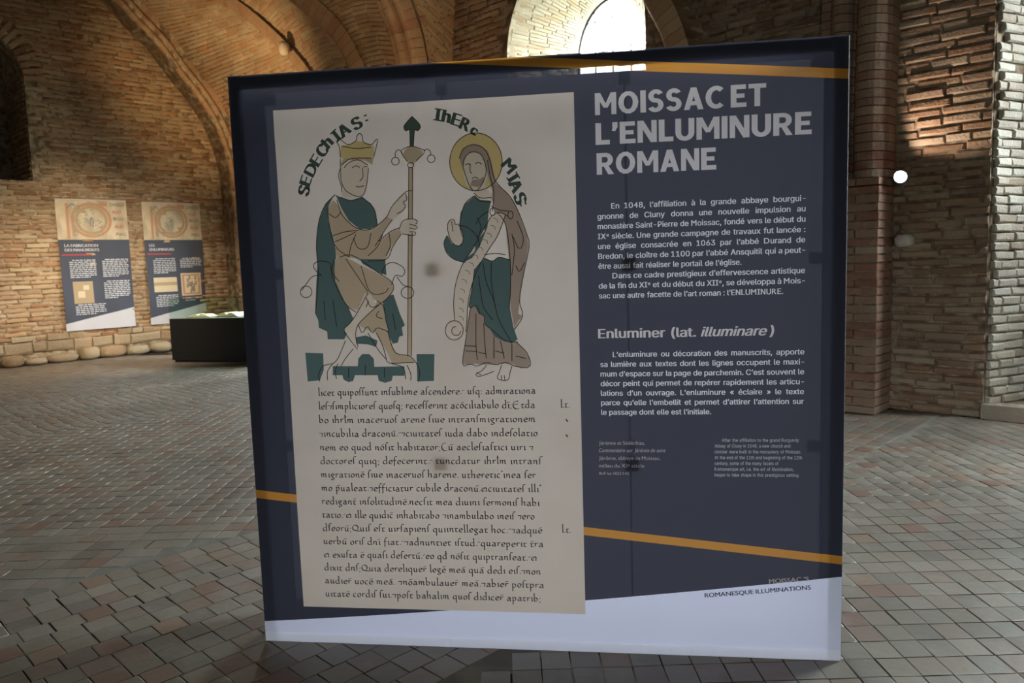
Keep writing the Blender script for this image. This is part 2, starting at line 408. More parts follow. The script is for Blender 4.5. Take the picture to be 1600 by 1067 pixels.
# rubble courses at the foot of wall A
def stone(c, ex_, en_, L, D, H, seed, squareness=.5):
    r = random.Random(seed); V = []; Fc = []; nu, nv = 12, 8
    for j in range(nv+1):
        ph = -math.pi/2 + math.pi*j/nv
        for i in range(nu):
            t = 2*math.pi*i/nu; x, y, z = math.cos(ph)*math.cos(t), math.cos(ph)*math.sin(t), math.sin(ph)
            k = (abs(x)**6 + abs(z)**6 + abs(y)**6)**(-1/6)*squareness + (1-squareness); k *= r.uniform(.88, 1.06)
            V.append(np.array(c) + ex_*x*k*L/2 + en_*y*k*D/2 + Z3*z*k*H/2)
    for j in range(nv):
        for i in range(nu): Fc.append((j*nu+i, j*nu+(i+1) % nu, (j+1)*nu+(i+1) % nu, (j+1)*nu+i))
    return V, Fc
def put_block(qc, zc, l, h):
    o = bpy.data.objects.new('stone', shared_mesh('brick', random.randrange(6), M_stone)); COL.objects.link(o); o.parent = wallA
    a = random.uniform(-.05, .05); e1 = N3*math.cos(a) + Z3*math.sin(a); e3 = -N3*math.sin(a) + Z3*math.cos(a)
    o.matrix_world = Matrix(frame_m(rm(random.uniform(.004, .02), qc, zc), e1, A3, e3, l, .07, h).tolist())
q = .5; k = 0
while q < 5.1:
    l = random.uniform(.22, .52); h = random.uniform(.13, .27)
    V, Fc = stone(rm(.06, q+l/2, h*.45), N3, A3, l*1.02, random.uniform(.22, .34), h, k, .55); mesh_np('stone', V, Fc, M_stone, wallA, smooth=True); q += l; k += 1
q = .4
while q < 5.1:
    l = random.choice((.22, .3, .42, .55, .36)); h = random.uniform(.15, .21)
    put_block(q+l/2, .30+random.uniform(-.012, .012), l-.016, h); q += l; k += 1
q = .4
while q < 5.1:
    l = random.choice((.2, .26, .34)); h = random.uniform(.09, .13)
    if random.random() < .6: put_block(q+l/2, .445, l-.016, h)
    q += l; k += 1

# wall B: the long back wall (q = 0); x runs along p
WL, WR, WZ0, WSP, WAP = 7.65, 9.85, 2.1, 4.2, 1.2      # window recess at the wall face
IL, IR, IZ0, ISP, IAP = 8.10, 9.27, 2.6, 4.2, .75      # the glazed opening at the back of the recess
CE = 13.34                                             # end of the dark wall, start of the niche
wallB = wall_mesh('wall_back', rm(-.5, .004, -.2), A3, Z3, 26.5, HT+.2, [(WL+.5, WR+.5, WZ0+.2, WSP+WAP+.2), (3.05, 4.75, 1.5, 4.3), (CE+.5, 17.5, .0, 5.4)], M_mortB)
def arch(cx, rx, sp, ap, z0, n=20):
    return [(cx-rx, z0)] + [(cx - rx*math.cos(t), sp + ap*math.sin(t)) for t in np.linspace(0, math.pi, n+1)] + [(cx+rx, z0)]
def in_win(p, z):
    if 2.51 < p < 4.29 and 1.27 < z < 4.13: return True
    c, r_ = (WL+WR)/2, (WR-WL)/2
    if z < WZ0 or abs(p-c) > r_+.04: return False
    return z < WSP or ((p-c)/(r_+.04))**2 + ((z-WSP)/(WAP+.04))**2 < 1
oa = arch((WL+WR)/2, (WR-WL)/2, WSP, WAP, WZ0); ia = arch((IL+IR)/2, (IR-IL)/2, ISP, IAP, IZ0)
mb = MB()
for i in range(1, 21):      # spandrels of the opening at the wall face
    (a0, b0), (a1, b1) = oa[i], oa[i+1]
    mb.add([rm(a0, .004, b0), rm(a1, .004, b1), rm(a1, .004, WSP+WAP), rm(a0, .004, WSP+WAP)], [(0,1,2,3)])
mb.build('wall_spandrel', M_mortB, wallB)
pcs = lay_plane(rm(0.0, 0, 0), A3, Z3, N3, CE, 6.4, lambda x, z: not in_win(x, z), bl=.34, bh=.08, rough=.012, miss=.02, wav=.03, jx=.018, jz=.019)
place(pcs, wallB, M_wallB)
# splayed reveal
def reveal(u, v):
    x = v*(len(oa)-1); i = min(int(x), len(oa)-2); f = x-i
    a = np.array(oa[i])*(1-f) + np.array(oa[i+1])*f; b_ = np.array(ia[i])*(1-f) + np.array(ia[i+1])*f
    c = a*(1-u) + b_*u; return rm(c[0], .012-.96*u, c[1])
rv = grid_surface('trim_1', reveal, 4, 66, M_mortR); rv['kind'] = 'structure'
# resample so courses are even
RC = crom([(*oa[i], *ia[i]) for i in range(len(oa))], 300)
def reveal_e(u, v):
    x = v*299; i = min(int(x), 298); f = x-i; r_ = RC[i]*(1-f)+RC[i+1]*f
    return rm(r_[0]*(1-u)+r_[2]*u, -.9*u, r_[1]*(1-u)+r_[3]*u)
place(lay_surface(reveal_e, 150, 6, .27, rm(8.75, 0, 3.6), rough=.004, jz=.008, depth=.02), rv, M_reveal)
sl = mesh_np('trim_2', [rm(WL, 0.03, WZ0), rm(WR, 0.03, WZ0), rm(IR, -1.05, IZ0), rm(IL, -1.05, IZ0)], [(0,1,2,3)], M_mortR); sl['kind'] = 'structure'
# outer plug around the glazing
mb = MB()
zt = 6.4
for (a, b_, c, d) in ((6.8, IL, 1.5, zt), (IR, 10.8, 1.5, zt), (IL, IR, 1.5, IZ0)):
    mb.add([rm(a, -.95, c), rm(b_, -.95, c), rm(b_, -.95, d), rm(a, -.95, d)], [(0,1,2,3)])
for i in range(1, 21):
    (a0, b0), (a1, b1) = ia[i], ia[i+1]
    mb.add([rm(a0, -.95, b0), rm(a1, -.95, b1), rm(a1, -.95, zt), rm(a0, -.95, zt)], [(0,1,2,3)])
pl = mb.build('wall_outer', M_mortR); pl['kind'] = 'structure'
def glazing(name, cx, rx, z0, sp_, ap, q, sgn=1, verts=3):
    """leaded window: stone-coloured frame ring, glazing bars, pane"""
    Ar = arch(cx, rx, sp_, ap, z0)
    M_ir = bpy.data.materials.get('window_iron') or plain('window_iron', (.05,.05,.05), .5, .6)
    mb = MB()
    pts = Ar + [Ar[0]]
    for i in range(len(pts)-1):
        a, b_ = pts[i], pts[i+1]
        mb.bar(rm(a[0], q, a[1]), rm(b_[0], q, b_[1]), .022, 6)
    fr = mb.build(name, M_ir); fr['kind'] = 'structure'
    for i in range(verts):
        f = (i+1)/(verts+1)*2-1; top = sp_ + ap*math.sqrt(1-f*f)
        MB().bar(rm(cx+f*rx, q, z0), rm(cx+f*rx, q, top), .010, 5).build('mullion', M_ir, fr)
    z = z0 + .42
    while z < sp_+ap-.1:
        hw = rx if z < sp_ else rx*math.sqrt(1-((z-sp_)/ap)**2)
        MB().bar(rm(cx-hw, q, z), rm(cx+hw, q, z), .009, 5).build('glazing_bar', M_ir, fr); z += .42
    g = bpy.data.materials.get('window_glass')
    if not g:
        g, n, b_, out = newmat('window_glass'); n.nodes.remove(b_)
        t = n.nodes.new('ShaderNodeBsdfTransparent'); t.inputs[0].default_value = (.92,.97,.96,1); gl = n.nodes.new('ShaderNodeBsdfGlossy'); gl.inputs['Roughness'].default_value = .1
        mx = n.nodes.new('ShaderNodeMixShader'); mx.inputs[0].default_value = .04
        n.links.new(t.outputs[0], mx.inputs[1]); n.links.new(gl.outputs[0], mx.inputs[2]); n.links.new(mx.outputs[0], out.inputs[0])
    V = [rm(x, q-.004*sgn, z) for x, z in Ar]
    mesh_np('pane', V, [tuple(range(len(V)))], g, fr)
    return fr
glazing('window_1', (IL+IR)/2, (IR-IL)/2, IZ0, ISP, IAP, -.96)

mb = MB()
for a, b_ in (((2.55, 1.3), (4.25, 1.3)), ((4.25, 1.3), (4.25, 4.1)), ((4.25, 4.1), (2.55, 4.1)), ((2.55, 4.1), (2.55, 1.3))):
    mb.add([rm(a[0], .01, a[1]), rm(b_[0], .01, b_[1]), rm(b_[0], -.68, b_[1]), rm(a[0], -.68, a[1])], [(0,1,2,3)])
x_ = mb.build('trim_11', M_mortR); x_['kind'] = 'structure'
glazing('added_window', 3.4, .84, 1.32, 3.5, .58, -.64)  # added window, hidden by the stand, to light the left wall and floor
# niche with the low step at the right
NE = 17.0
mb = MB()
W_ = [rm(CE, 0, 0), rm(CE+.35, -.9, 0), rm(NE-.35, -.9, 0), rm(NE, 0, 0)]
up = np.array([0, 0, 5.2])
mb.add([W_[2], W_[3], W_[3]+up, W_[2]+up], [(0,1,2,3)])
# back of the niche, open where the window stands
bz0, bz1, bl0, bl1 = 2.4, 4.6, 14.65, 16.5
for (a, b_, c, d) in ((CE+.25, bl0, 0, 5.2), (bl1, NE-.35, 0, 5.2), (bl0, bl1, 0, bz0), (bl0, bl1, bz1, 5.2)):
    mb.add([rm(a, -.9, c-.1*(c==0)), rm(b_, -.9, c-.1*(c==0)), rm(b_, -.9, d), rm(a, -.9, d)], [(0,1,2,3)])
mb.add([W_[0]+up, W_[1]+up, W_[2]+up, W_[3]+up], [(0,1,2,3)])
nb = mb.build('wall_niche', M_mortB); nb['kind'] = 'structure'
def nrev(u, v): return rm(CE + .02 + .35*u, -.9*u - .0, -.05+5.25*v)
nr = mesh_np('wall_right', [rm(CE-.01, .02, -.1), rm(CE+.36, -.95, -.1), rm(CE+.36, -.95, 5.3), rm(CE-.01, .02, 5.3)], [(0,1,2,3)], M_mortB); nr['kind'] = 'structure'
place(lay_surface(nrev, 66, 4, .26, rm(15.2, 0, 1.5), rough=.012, jz=.012, miss=.03), nr, M_niche)
glazing('window_2', (bl0+bl1)/2, (bl1-bl0)/2-.03, bz0, bz1-.9, .85, -.93)
# stone blocks of the ledge
led = MB().box(rm((CE+NE)/2, -.42, .055), ((NE-CE)/2-.02, .38, .055), A3, N3, Z3).build('trim_3', M_mortB); led['kind'] = 'structure'
p = CE-.02
while p < 15.4:
    l = random.uniform(.4, .7); MB().box(rm(p+l/2, -.02, .062), (l/2-.006, .09, .062+random.uniform(0, .004)), A3, N3, Z3).build('block', M_niche, led); p += l

# unseen sides of the hall close the room; an added low doorway lights the stand's front
wf = wall_mesh('wall_front', rm(-1, 14, -.2), A3, Z3, 27, HT+.2, [(19.0, 21.0, .2, 2.5)], M_rough)
wr = wall_mesh('wall_far', rm(24, -1, -.2), N3, Z3, 16, HT+.2, [], M_rough)
glazing('added_door', 19.0, .99, .02, 1.7, .59, 14.0, -1)  # the added doorway, glazed like a low window
ce = mesh_np('ceiling', [rm(-1, -1, HT), rm(25, -1, HT), rm(25, 15, HT), rm(-1, 15, HT)], [(0,1,2,3)], M_rough); ce['kind'] = 'structure'

# ------------------------------------------------------------------ ribs and vault webs
def circ(cx, cy, r, a0, a1, n): return [(cx + r*math.cos(math.radians(a0+(a1-a0)*i/n)), cy + r*math.sin(math.radians(a0+(a1-a0)*i/n))) for i in range(n+1)]
def sweep_rib(name, path, lat, profile, mat, seg=.13, flip=1, kind='structure', piece='voussoir'):
    """moulded rib built of short moulded bricks, each an object"""
    path = np.array(path); s = np.concatenate([[0], np.cumsum(np.linalg.norm(np.diff(path, axis=0), axis=1))])
    n = max(2, int(s[-1]/seg)); root = None
    lat = np.array(lat)/np.linalg.norm(lat)
    def at(d): return np.array([np.interp(d, s, path[:, k]) for k in range(3)])
    core = MB(); frames = []
    for i in range(n+1):
        d = s[-1]*i/n; t = at(min(d+.04, s[-1])) - at(max(d-.04, 0)); t /= np.linalg.norm(t); o = np.cross(t, lat)*flip; o /= np.linalg.norm(o)
        frames.append((at(d), o))
    K = len(profile)
    ring = lambda c, o, k=1.0: [c + lat*a*k + o*b_*k for a, b_ in profile]
    V = []; Fc = []
    for c, o in frames: V += ring(c, o, .94)
    for i in range(n):
        for j in range(K-1): Fc.append((i*K+j, i*K+j+1, (i+1)*K+j+1, (i+1)*K+j))
    root = mesh_np(name, V, Fc, M_mortA); root['kind'] = kind
    for i in range(n):
        (c0, o0), (c1, o1) = frames[i], frames[i+1]; t = (c1-c0); g = .004/np.linalg.norm(t); dx = random.uniform(-.003, .003)
        V = ring(c0+t*g, o0) + ring(c1-t*g, o1); V = [v + lat*dx for v in V]
        Fc = [(j, j+1, K+j+1, K+j) for j in range(K-1)] + [tuple(range(K)), tuple(range(2*K-1, K-1, -1))]
        mesh_np(piece, V, Fc, mat, root)
    return root
# rib A on the left wall: two rolls on the inner edge, flat ring outside
ribA_qz = [(.46,0),(.46,1.5),(.46,3.03),(.50,3.59),(.62,4.05),(.81,4.47),(1.08,4.86),(1.35,5.17),(1.69,5.62),(2.06,5.95),(2.36,6.25),(2.9,6.62),(3.5,6.8),(4.2,6.65),(5.2,5.95)]
pa = crom([rm(.5, a, b_) for a, b_ in ribA_qz], 160)
prof = [(-.5, 0), (-.03, 0)] + circ(.0, .05, .05, -120, 60, 7) + circ(.02, .16, .055, -100, 90, 7) + [(.0, .23), (.0, .38), (-.06, .40), (-.06, .5)]
prof = [(a, -b_) for a, b_ in prof]
sweep_rib('trim_4', pa, A3, prof, M_rib, .14, flip=-1)
SOF = [(.40,0),(.40,3.0),(.47,3.5),(.64,4.0),(.81,4.3),(1.07,4.65),(1.37,4.95),(1.74,5.3),(2.3,5.75),(3.0,6.15),(3.6,6.3),(4.3,6.15),(5.3,5.5)]
def outer(path, lat, d):
    o = []
    for i in range(len(path)):
        t = path[min(i+1, len(path)-1)] - path[max(i-1, 0)]; t /= np.linalg.norm(t); n_ = np.cross(t, lat); o.append(path[i] + n_*d)
    return np.array(o)
# the other ribs fall to the pier hidden behind the stand
def diag(d, pts): return [rm(6.33+d[0]*s_, .2+d[1]*s_, z) for s_, z in pts]
r2 = diag((-.95, .2), [(6.2,6.85),(5.4,6.5),(4.57,6.14),(4.0,5.83),(3.21,5.23),(2.6,4.65),(2.15,4.0),(1.7,3.1),(1.4,2.2),(1.3,0)])
r3 = diag((-.9, .43), [(4.2,6.75),(3.2,6.3),(2.6,5.95),(2.05,5.53),(1.49,5.0),(1.19,4.47),(.95,3.8),(.8,3.0),(.75,0)])
r4 = [rm(6.33, a, b_) for a, b_ in [(2.9,6.7),(2.1,6.3),(1.55,5.85),(1.2,5.5),(.95,5.12),(.77,4.75),(.66,4.33),(.58,3.6),(.54,2.8),(.52,0)]]
P2_, P3_, P4_ = crom(r2, 120), crom(r3, 120), crom(r4, 120)
def latd(d): v = A3*(-d[1]) + N3*d[0]; return v/np.linalg.norm(v)
single = [(-.15, -.12), (-.13, -.02)] + circ(0, .02, .105, 200, -20, 12)[::1] + [(.13, -.02), (.15, -.12)]
def orient(path, lat):
    """sign so that the profile's outward axis points down / into the bay"""
    t = path[41]-path[40]; o = np.cross(t, lat); return -1 if o[2] > 0 else 1
L2, L3 = latd((-.95, .2)), latd((-.9, .43))
fixp = lambda pr: [(a, b_) for a, b_ in pr]
sweep_rib('trim_5', P2_, L2, [(-.13,-.12),(-.12,-.01),(-.09,.0)] + [(-.08*math.cos(t), .02+.08*math.sin(t)) for t in np.linspace(0, math.pi, 11)] + [(.09,0),(.12,-.01),(.13,-.12)], M_rib, .14, orient(P2_, L2))
sweep_rib('trim_6', P3_, L3, [(-.15,-.14),(-.13,0)] + [(-.12*math.cos(t), .03+.12*math.sin(t)) for t in np.linspace(0, math.pi, 11)] + [(.13,0),(.15,-.14)], M_rib, .14, orient(P3_, L3))
tri = [(-.24,-.16)] + [(-.16-.065*math.cos(t), .065*math.sin(t)) for t in np.linspace(0, math.pi, 8)] + [(0-.085*math.cos(t), .05+.085*math.sin(t)) for t in np.linspace(0, math.pi, 9)] + [(.16-.065*math.cos(t), .065*math.sin(t)) for t in np.linspace(0, math.pi, 8)] + [(.24,-.16)]
sweep_rib('trim_7', P4_, A3, tri, M_rib, .12, orient(P4_, A3))
rR = crom([rm(a, .3, b_) for a, b_ in [(8.75,5.9),(9.3,5.6),(9.75,5.1),(10.19,4.27),(10.34,4.0),(10.44,3.75),(10.6,3.2),(10.7,2.4),(10.72,0)]], 120)
two = [(-.3,-.2),(-.16,-.02)] + [(-.08-.06*math.cos(t), .06*math.sin(t)) for t in np.linspace(0, math.pi, 8)] + [(.07-.07*math.cos(t), .03+.07*math.sin(t)) for t in np.linspace(0, math.pi, 8)] + [(.16,-.02),(.16,-.2)]
sweep_rib('trim_8', rR, N3, two, M_rib, .12, orient(rR, N3))
# webs
def loft(fa, fb, ua=(0, 1), ub=(0, 1), sag=.0, sd=Z3):
    def f(u, v): return fa(ua[0]+(ua[1]-ua[0])*v)*(1-u) + fb(ub[0]+(ub[1]-ub[0])*v)*u + sd*sag*math.sin(math.pi*u)
    return f
outA = outer(pa, A3, .0)
sgA = 1 if np.cross(pa[100]-pa[99], A3)[2] > 0 else -1
outA = outer(pa, A3, .36*sgA) - A3*.04
oA_ = outA[::-1][35:]; fA = sampler(oA_[oA_[:, 2] > 2.7][::4]); f2 = sampler(P2_[P2_[:, 2] > 2.6][::3] + np.array([0,0,.04])); f3 = sampler(P3_[P3_[:, 2] > 2.6][::3] + np.array([0,0,.04])); f4 = sampler(P4_[P4_[:, 2] > 2.6][::3] + np.array([0,0,.04]))
eye = CAM
def web(i, Sf, rows, bl=.33):
    o = grid_surface('ceiling', lambda u, v: Sf(u, v), 10, 40, M_mortA); o['kind'] = 'structure'
    # recess the backing a little behind the bricks
    for vtx in o.data.vertices:
        c = np.array(vtx.co); d = c - eye; vtx.co = c + d/np.linalg.norm(d)*.006
    place(lay_surface(Sf, rows, 10, bl, eye, rough=.006), o, M_web, limit=260)
    return o
web(1, loft(fA, f2, (0, 1), (0, 1.0)), 74)
web(2, loft(f2, f3, (0, 1), (0, 1), .12), 72)
web(3, loft(f3, f4, (0, 1), (0, 1), .08), 76)
fl4 = sampler([rm(6.75, .0, 6.2), rm(6.62, .0, 4.9), rm(6.56, .0, 4.3), rm(6.55, 0, 2.6)])
web(4, loft(f4, fl4, (0, 1), (0, 1), .0), 84)

# pier P2 at the right of the stand: square below, two rolls above
pier = MB().box(rm(12.26, .2, 1.03), (.29, .21, 1.03), A3, N3, Z3).build('trim_9', M_mortB); pier['kind'] = 'structure'
z = 0.0; k = 0
M_pier = masonry('pier_brick', [(.24,.155,.11),(.20,.11,.075),(.28,.20,.145),(.21,.09,.06),(.25,.175,.12)], (.30,.24,.18), .6, bump=.8)
while z < 2.08:
    h = random.uniform(.07, .085); nseg = 2 + k % 2; x0 = 11.95
    for i in range(nseg):
        l = .62/nseg; MB().box(rm(x0+l/2, .22, z+h/2), (l/2-.006, .215+random.uniform(-.008, .008), h/2-.007), A3, N3, Z3).build('brick', M_pier, pier); x0 += l
    z += h; k += 1
imp = z
prof2 = [(-.10,-.3),(-.10,.05),(.0,.05)] + [(.10-.10*math.cos(t), .05+.13*math.sin(t)) for t in np.linspace(0, math.pi, 9)] + [(.22,.05)] + [(.37-.13*math.cos(t), .07+.15*math.sin(t)) for t in np.linspace(0, math.pi, 10)] + [(.52,.05),(.52,-.3)]
sh = mesh_np('trim_10', [rm(12.1,.05,imp), rm(12.5,.05,imp), rm(12.5,.05,7), rm(12.1,.05,7)], [(0,1,2,3)], M_mortB); sh['kind'] = 'structure'
while z < 6.2:
    h = random.uniform(.07, .085); lean = .012*max(0, z-2.4)**2
    V = []; j = random.uniform(-.004, .004)
    for zz in (z+.004, z+h-.004):
        V += [rm(12.04 + a*1.02 + lean + j, .17+b_+j, zz) for a, b_ in prof2]
    K = len(prof2); Fc = [(i, i+1, K+i+1, K+i) for i in range(K-1)] + [tuple(range(K)), tuple(range(2*K-1, K-1, -1))]
    mesh_np('brick', V, Fc, M_pier, sh); z += h
# small broken impost stone beside the pier
V, Fc = stone(rm(12.68, .08, 1.58), A3, N3, .16, .2, .12, 901, .7); mesh_np('impost_stone', V, Fc, M_niche, pier, smooth=True)
# pale wedge standing in for a bright lit spot between the ribs
V, Fc = stone(rm(3.75, 1.05, 4.98), A3, N3, .16, .16, .22, 77, .4); mesh_np('lit_spot_wedge', V, Fc, M_reveal, bpy.data.objects['trim_5'], smooth=True)
# ------------------------------------------------------------------ the fabric stand
PO = np.array([-1.04048584, 2.96649316, 0]); pa_ = -.131744474
PU = np.array([math.cos(pa_), math.sin(pa_), 0]); PN = np.array([math.sin(pa_), -math.cos(pa_), 0])
PW, PH, PD = 2.235, 2.23, .31
def uvp(x, y):
    """photo pixel -> metres on the printed face (u from the left edge, v up)"""
    d = fw + (x-800)/F_PX*RT - (y-533.5)/F_PX*UP
    k = ((PO-CAM) @ PN)/(d @ PN); w_ = CAM + k*d
    return float((w_-PO) @ PU), float(w_[2])
def wave(u, v):
    """gentle slack of the cloth between the frame's hubs"""
    top = math.exp(-((PH-v)/.22)**2)
    f = 0.0
    for hu in (.73, 1.485): f -= .007*math.exp(-((u-hu-.02*(PH-v))/.035)**2)*top
    f += .004*math.sin(u*4.2+.6)*math.sin(v*2.9) + .0035*top*math.sin(u*9+v*22)
    f *= min(1, max(0, 1-min(u-1.30, 2.18-u, 2.13-v)/.02)) if (u > 1.30 and v < 2.13) else 1
    e = min(u, PW-u, v, PH-v)
    return f*min(1, e/.06)
def pt(u, v, off=0.0):
    return PO + PU*u + Z3*v + PN*(wave(u, v)+off)
stand = empty('display_stand', tuple(PO + PU*PW/2 - PN*PD/2), 'large square navy fabric exhibition stand printed with a manuscript page and white French text', 'display stand')
def P_(name, V, Fc, mat, uv=None, smooth=False, parent=None):
    o = mesh_np(name, V, Fc, mat, None, None, smooth, uv); 
    par = parent or stand
    o.parent = par
    if par.type == 'EMPTY': o.matrix_parent_inverse = Matrix.Translation(par.location).inverted()
    return o
def fabric_mat(name):
    m, n, b, out = newmat(name); N = n.nodes.new; L = n.links.new
    uvn = N('ShaderNodeUVMap'); uvn.uv_map = 'UVMap'; s_ = N('ShaderNodeSeparateXYZ'); L(uvn.outputs[0], s_.inputs[0]); U, V_ = s_.outputs[0], s_.outputs[1]
    def mth(op, a, b_=None, c=None):
        x = N('ShaderNodeMath'); x.operation = op
        for i, vv in enumerate((a, b_, c)):
            if vv is None: continue
            if isinstance(vv, (int, float)): x.inputs[i].default_value = vv
            else: L(vv, x.inputs[i])
        return x.outputs[0]
    def below(c0, c1, c2=0.0):      # 1 where v < c0 + c1 u + c2 u^2
        e = mth('MULTIPLY_ADD', U, c1, c0)
        if c2: e = mth('ADD', e, mth('MULTIPLY', mth('MULTIPLY', U, U), c2))
        return mth('LESS_THAN', V_, e)
    def mix(f, a, c):
        x = N('ShaderNodeMixRGB'); L(f, x.inputs[0])
        for i, vv in ((1, a), (2, c)):
            if isinstance(vv, tuple): x.inputs[i].default_value = (*vv, 1)
            else: L(vv, x.inputs[i])
        return x.outputs[0]
    def band_(hi, lo): return mth('SUBTRACT', below(*hi), below(*lo))
    NAVY, ORG, WHT, PAR = (.050,.050,.071), (.60,.26,.045), (.82,.82,1.0), (.44,.36,.29)
    c = mix(band_((2.341, -.0994), (2.3079, -.0994)), NAVY, ORG)
    c = mix(band_((.631, -.1034), (.598, -.1025)), c, ORG)
    c = mix(below(.083, .078, .013), c, WHT)
    c = mix(below(.040, 0.0), c, (.90,.89,1.0))
    inx = mth('MULTIPLY', mth('GREATER_THAN', U, .171), mth('LESS_THAN', U, 1.300)); iny = mth('MULTIPLY', mth('GREATER_THAN', V_, .151), mth('LESS_THAN', V_, 2.096))
    nz = N('ShaderNodeTexNoise'); nz.inputs['Scale'].default_value = 3.0; nz.inputs['Detail'].default_value = 7; L(uvn.outputs[0], nz.inputs['Vector'])
    pr = N('ShaderNodeValToRGB'); L(nz.outputs['Fac'], pr.inputs[0]); pr.color_ramp.elements[0].position = .3; pr.color_ramp.elements[1].position = .7
    pr.color_ramp.elements[0].color = (.62,.51,.42,1); pr.color_ramp.elements[1].color = (.69,.575,.48,1)
    c = mix(mth('MULTIPLY', inx, iny), c, pr.outputs[0])
    wv = N('ShaderNodeTexNoise'); wv.inputs['Scale'].default_value = 420; L(uvn.outputs[0], wv.inputs['Vector'])
    bp = N('ShaderNodeBump'); bp.inputs['Strength'].default_value = .12; bp.inputs['Distance'].default_value = .001; L(wv.outputs['Fac'], bp.inputs['Height'])
    d = N('ShaderNodeBsdfDiffuse'); L(c, d.inputs['Color']); L(bp.outputs[0], d.inputs['Normal'])
    t = N('ShaderNodeBsdfTranslucent'); L(c, t.inputs['Color']); tr = N('ShaderNodeBsdfTransparent')
    m1 = N('ShaderNodeMixShader'); m1.inputs[0].default_value = .50; L(d.outputs[0], m1.inputs[1]); L(t.outputs[0], m1.inputs[2])
    m2 = N('ShaderNodeMixShader'); m2.inputs[0].default_value = .022; L(m1.outputs[0], m2.inputs[1]); L(tr.outputs[0], m2.inputs[2])
    n.nodes.remove(b); L(m2.outputs[0], out.inputs[0]); return m
M_fab = fabric_mat('printed_stretch_fabric')
us = sorted(set([round(x, 5) for x in np.linspace(0, PW, 112)] + [1.355, 2.125])); vs_ = sorted(set([round(x, 5) for x in np.linspace(0, PH, 112)] + [.66, 2.105])); nu, nv = len(us)-1, len(vs_)-1
V = []; UVs = []
for v in vs_:
    for u in us: V.append(pt(u, v)); UVs.append((u, v))
Fc = [(j*(nu+1)+i, j*(nu+1)+i+1, (j+1)*(nu+1)+i+1, (j+1)*(nu+1)+i) for j in range(nv) for i in range(nu) if not (us[i] > 1.3549 and us[i+1] < 2.1251 and vs_[j] > .6599 and vs_[j+1] < 2.1051)]
P_('front_fabric', V, Fc, M_fab, UVs, True)
M_back = plain('plain_navy_fabric', (.05,.055,.09), .8)
M_backt, n_, b_, out_ = newmat('translucent_back_fabric')
d_ = n_.nodes.new('ShaderNodeBsdfDiffuse'); d_.inputs[0].default_value = (.6,.6,.65,1); t_ = n_.nodes.new('ShaderNodeBsdfTranslucent'); t_.inputs[0].default_value = (.78,.8,.9,1)
mx_ = n_.nodes.new('ShaderNodeMixShader'); mx_.inputs[0].default_value = .65; n_.links.new(d_.outputs[0], mx_.inputs[1]); n_.links.new(t_.outputs[0], mx_.inputs[2]); n_.links.new(mx_.outputs[0], out_.inputs[0])
bk = lambda u, v, d=0: PO + PU*u + Z3*v - PN*(PD+d)
P_('back_fabric', [bk(0,0), bk(PW,0), bk(PW,PH), bk(0,PH)], [(0,1,2,3)], M_backt)
for u in (0, PW):    # end caps: the cloth wraps round the sides
    s = -1 if u == 0 else 1; V = []; rows = 8
    for j in range(2):
        for i in range(rows+1):
            t = math.pi*i/rows; V.append(PO + PU*(u + s*.012*math.sin(t)) + Z3*(PH*j) - PN*PD*(1-math.cos(t))/2)
    P_('end_cap', V, [(i, i+1, rows+2+i, rows+1+i) for i in range(rows)], M_back, None, True)
def ink_mat(name, col, tl=.50):
    m, n, b, out = newmat(name); n.nodes.remove(b); d = n.nodes.new('ShaderNodeBsdfDiffuse'); d.inputs[0].default_value = (*col, 1); t = n.nodes.new('ShaderNodeBsdfTranslucent'); t.inputs[0].default_value = (*col, 1)
    x = n.nodes.new('ShaderNodeMixShader'); x.inputs[0].default_value = tl; n.links.new(d.outputs[0], x.inputs[1]); n.links.new(t.outputs[0], x.inputs[2]); n.links.new(x.outputs[0], out.inputs[0]); return m
M_rail = plain('dark_frame_rail', (.02,.02,.022), .5); M_alu = plain('frame_tube', (.3,.3,.32), .35, .8)
def pbox(name, u0, u1, v0, v1, d0, d1, mat):
    o = MB().box(PO + PU*(u0+u1)/2 + Z3*(v0+v1)/2 - PN*(d0+d1)/2, ((u1-u0)/2, (d1-d0)/2, (v1-v0)/2), PU, PN, Z3).build(name, mat, stand); return o
pbox('side_rail', .004, .052, 0, PH, .008, .014, M_rail); pbox('side_rail', PW-.050, PW-.004, 0, PH, .008, .014, M_rail)
pbox('top_rail', .052, PW-.05, PH-.048, PH-.002, .010, .016, M_rail); pbox('bottom_rail', .052, PW-.05, .0, .04, .010, .016, plain('white_rail', (.6,.6,.65), .5))
HU, HV = (.03, .757, 1.485, 2.205), (.02, .737, 1.480, 2.20)
M_hub = ink_mat('grey_plastic_hub', (.55,.5,.48), .55)
for i, hu in enumerate(HU):
    for j, hv in enumerate(HV):
        if 0 < i < 3 and 0 < j < 3: pbox('hub', hu-.025, hu+.025, hv-.025, hv+.025, .0065, .028, M_hub)
        elif 0 < i < 3 and j == 3: pbox('hub', hu-.028, hu+.028, PH-.047, PH-.003, .0165, .03, M_hub)
        c = PO + PU*hu + Z3*hv - PN*(PD-.02)
        MB().box(c, (.022, .012, .022), PU, PN, Z3).build('hub', M_hub, stand)
for i in (1, 2):
    MB().bar(PO + PU*HU[i] + Z3*HV[0] - PN*(PD-.02), PO + PU*HU[i] + Z3*HV[3] - PN*(PD-.02), .005, 6).build('frame_tube', M_alu, stand)
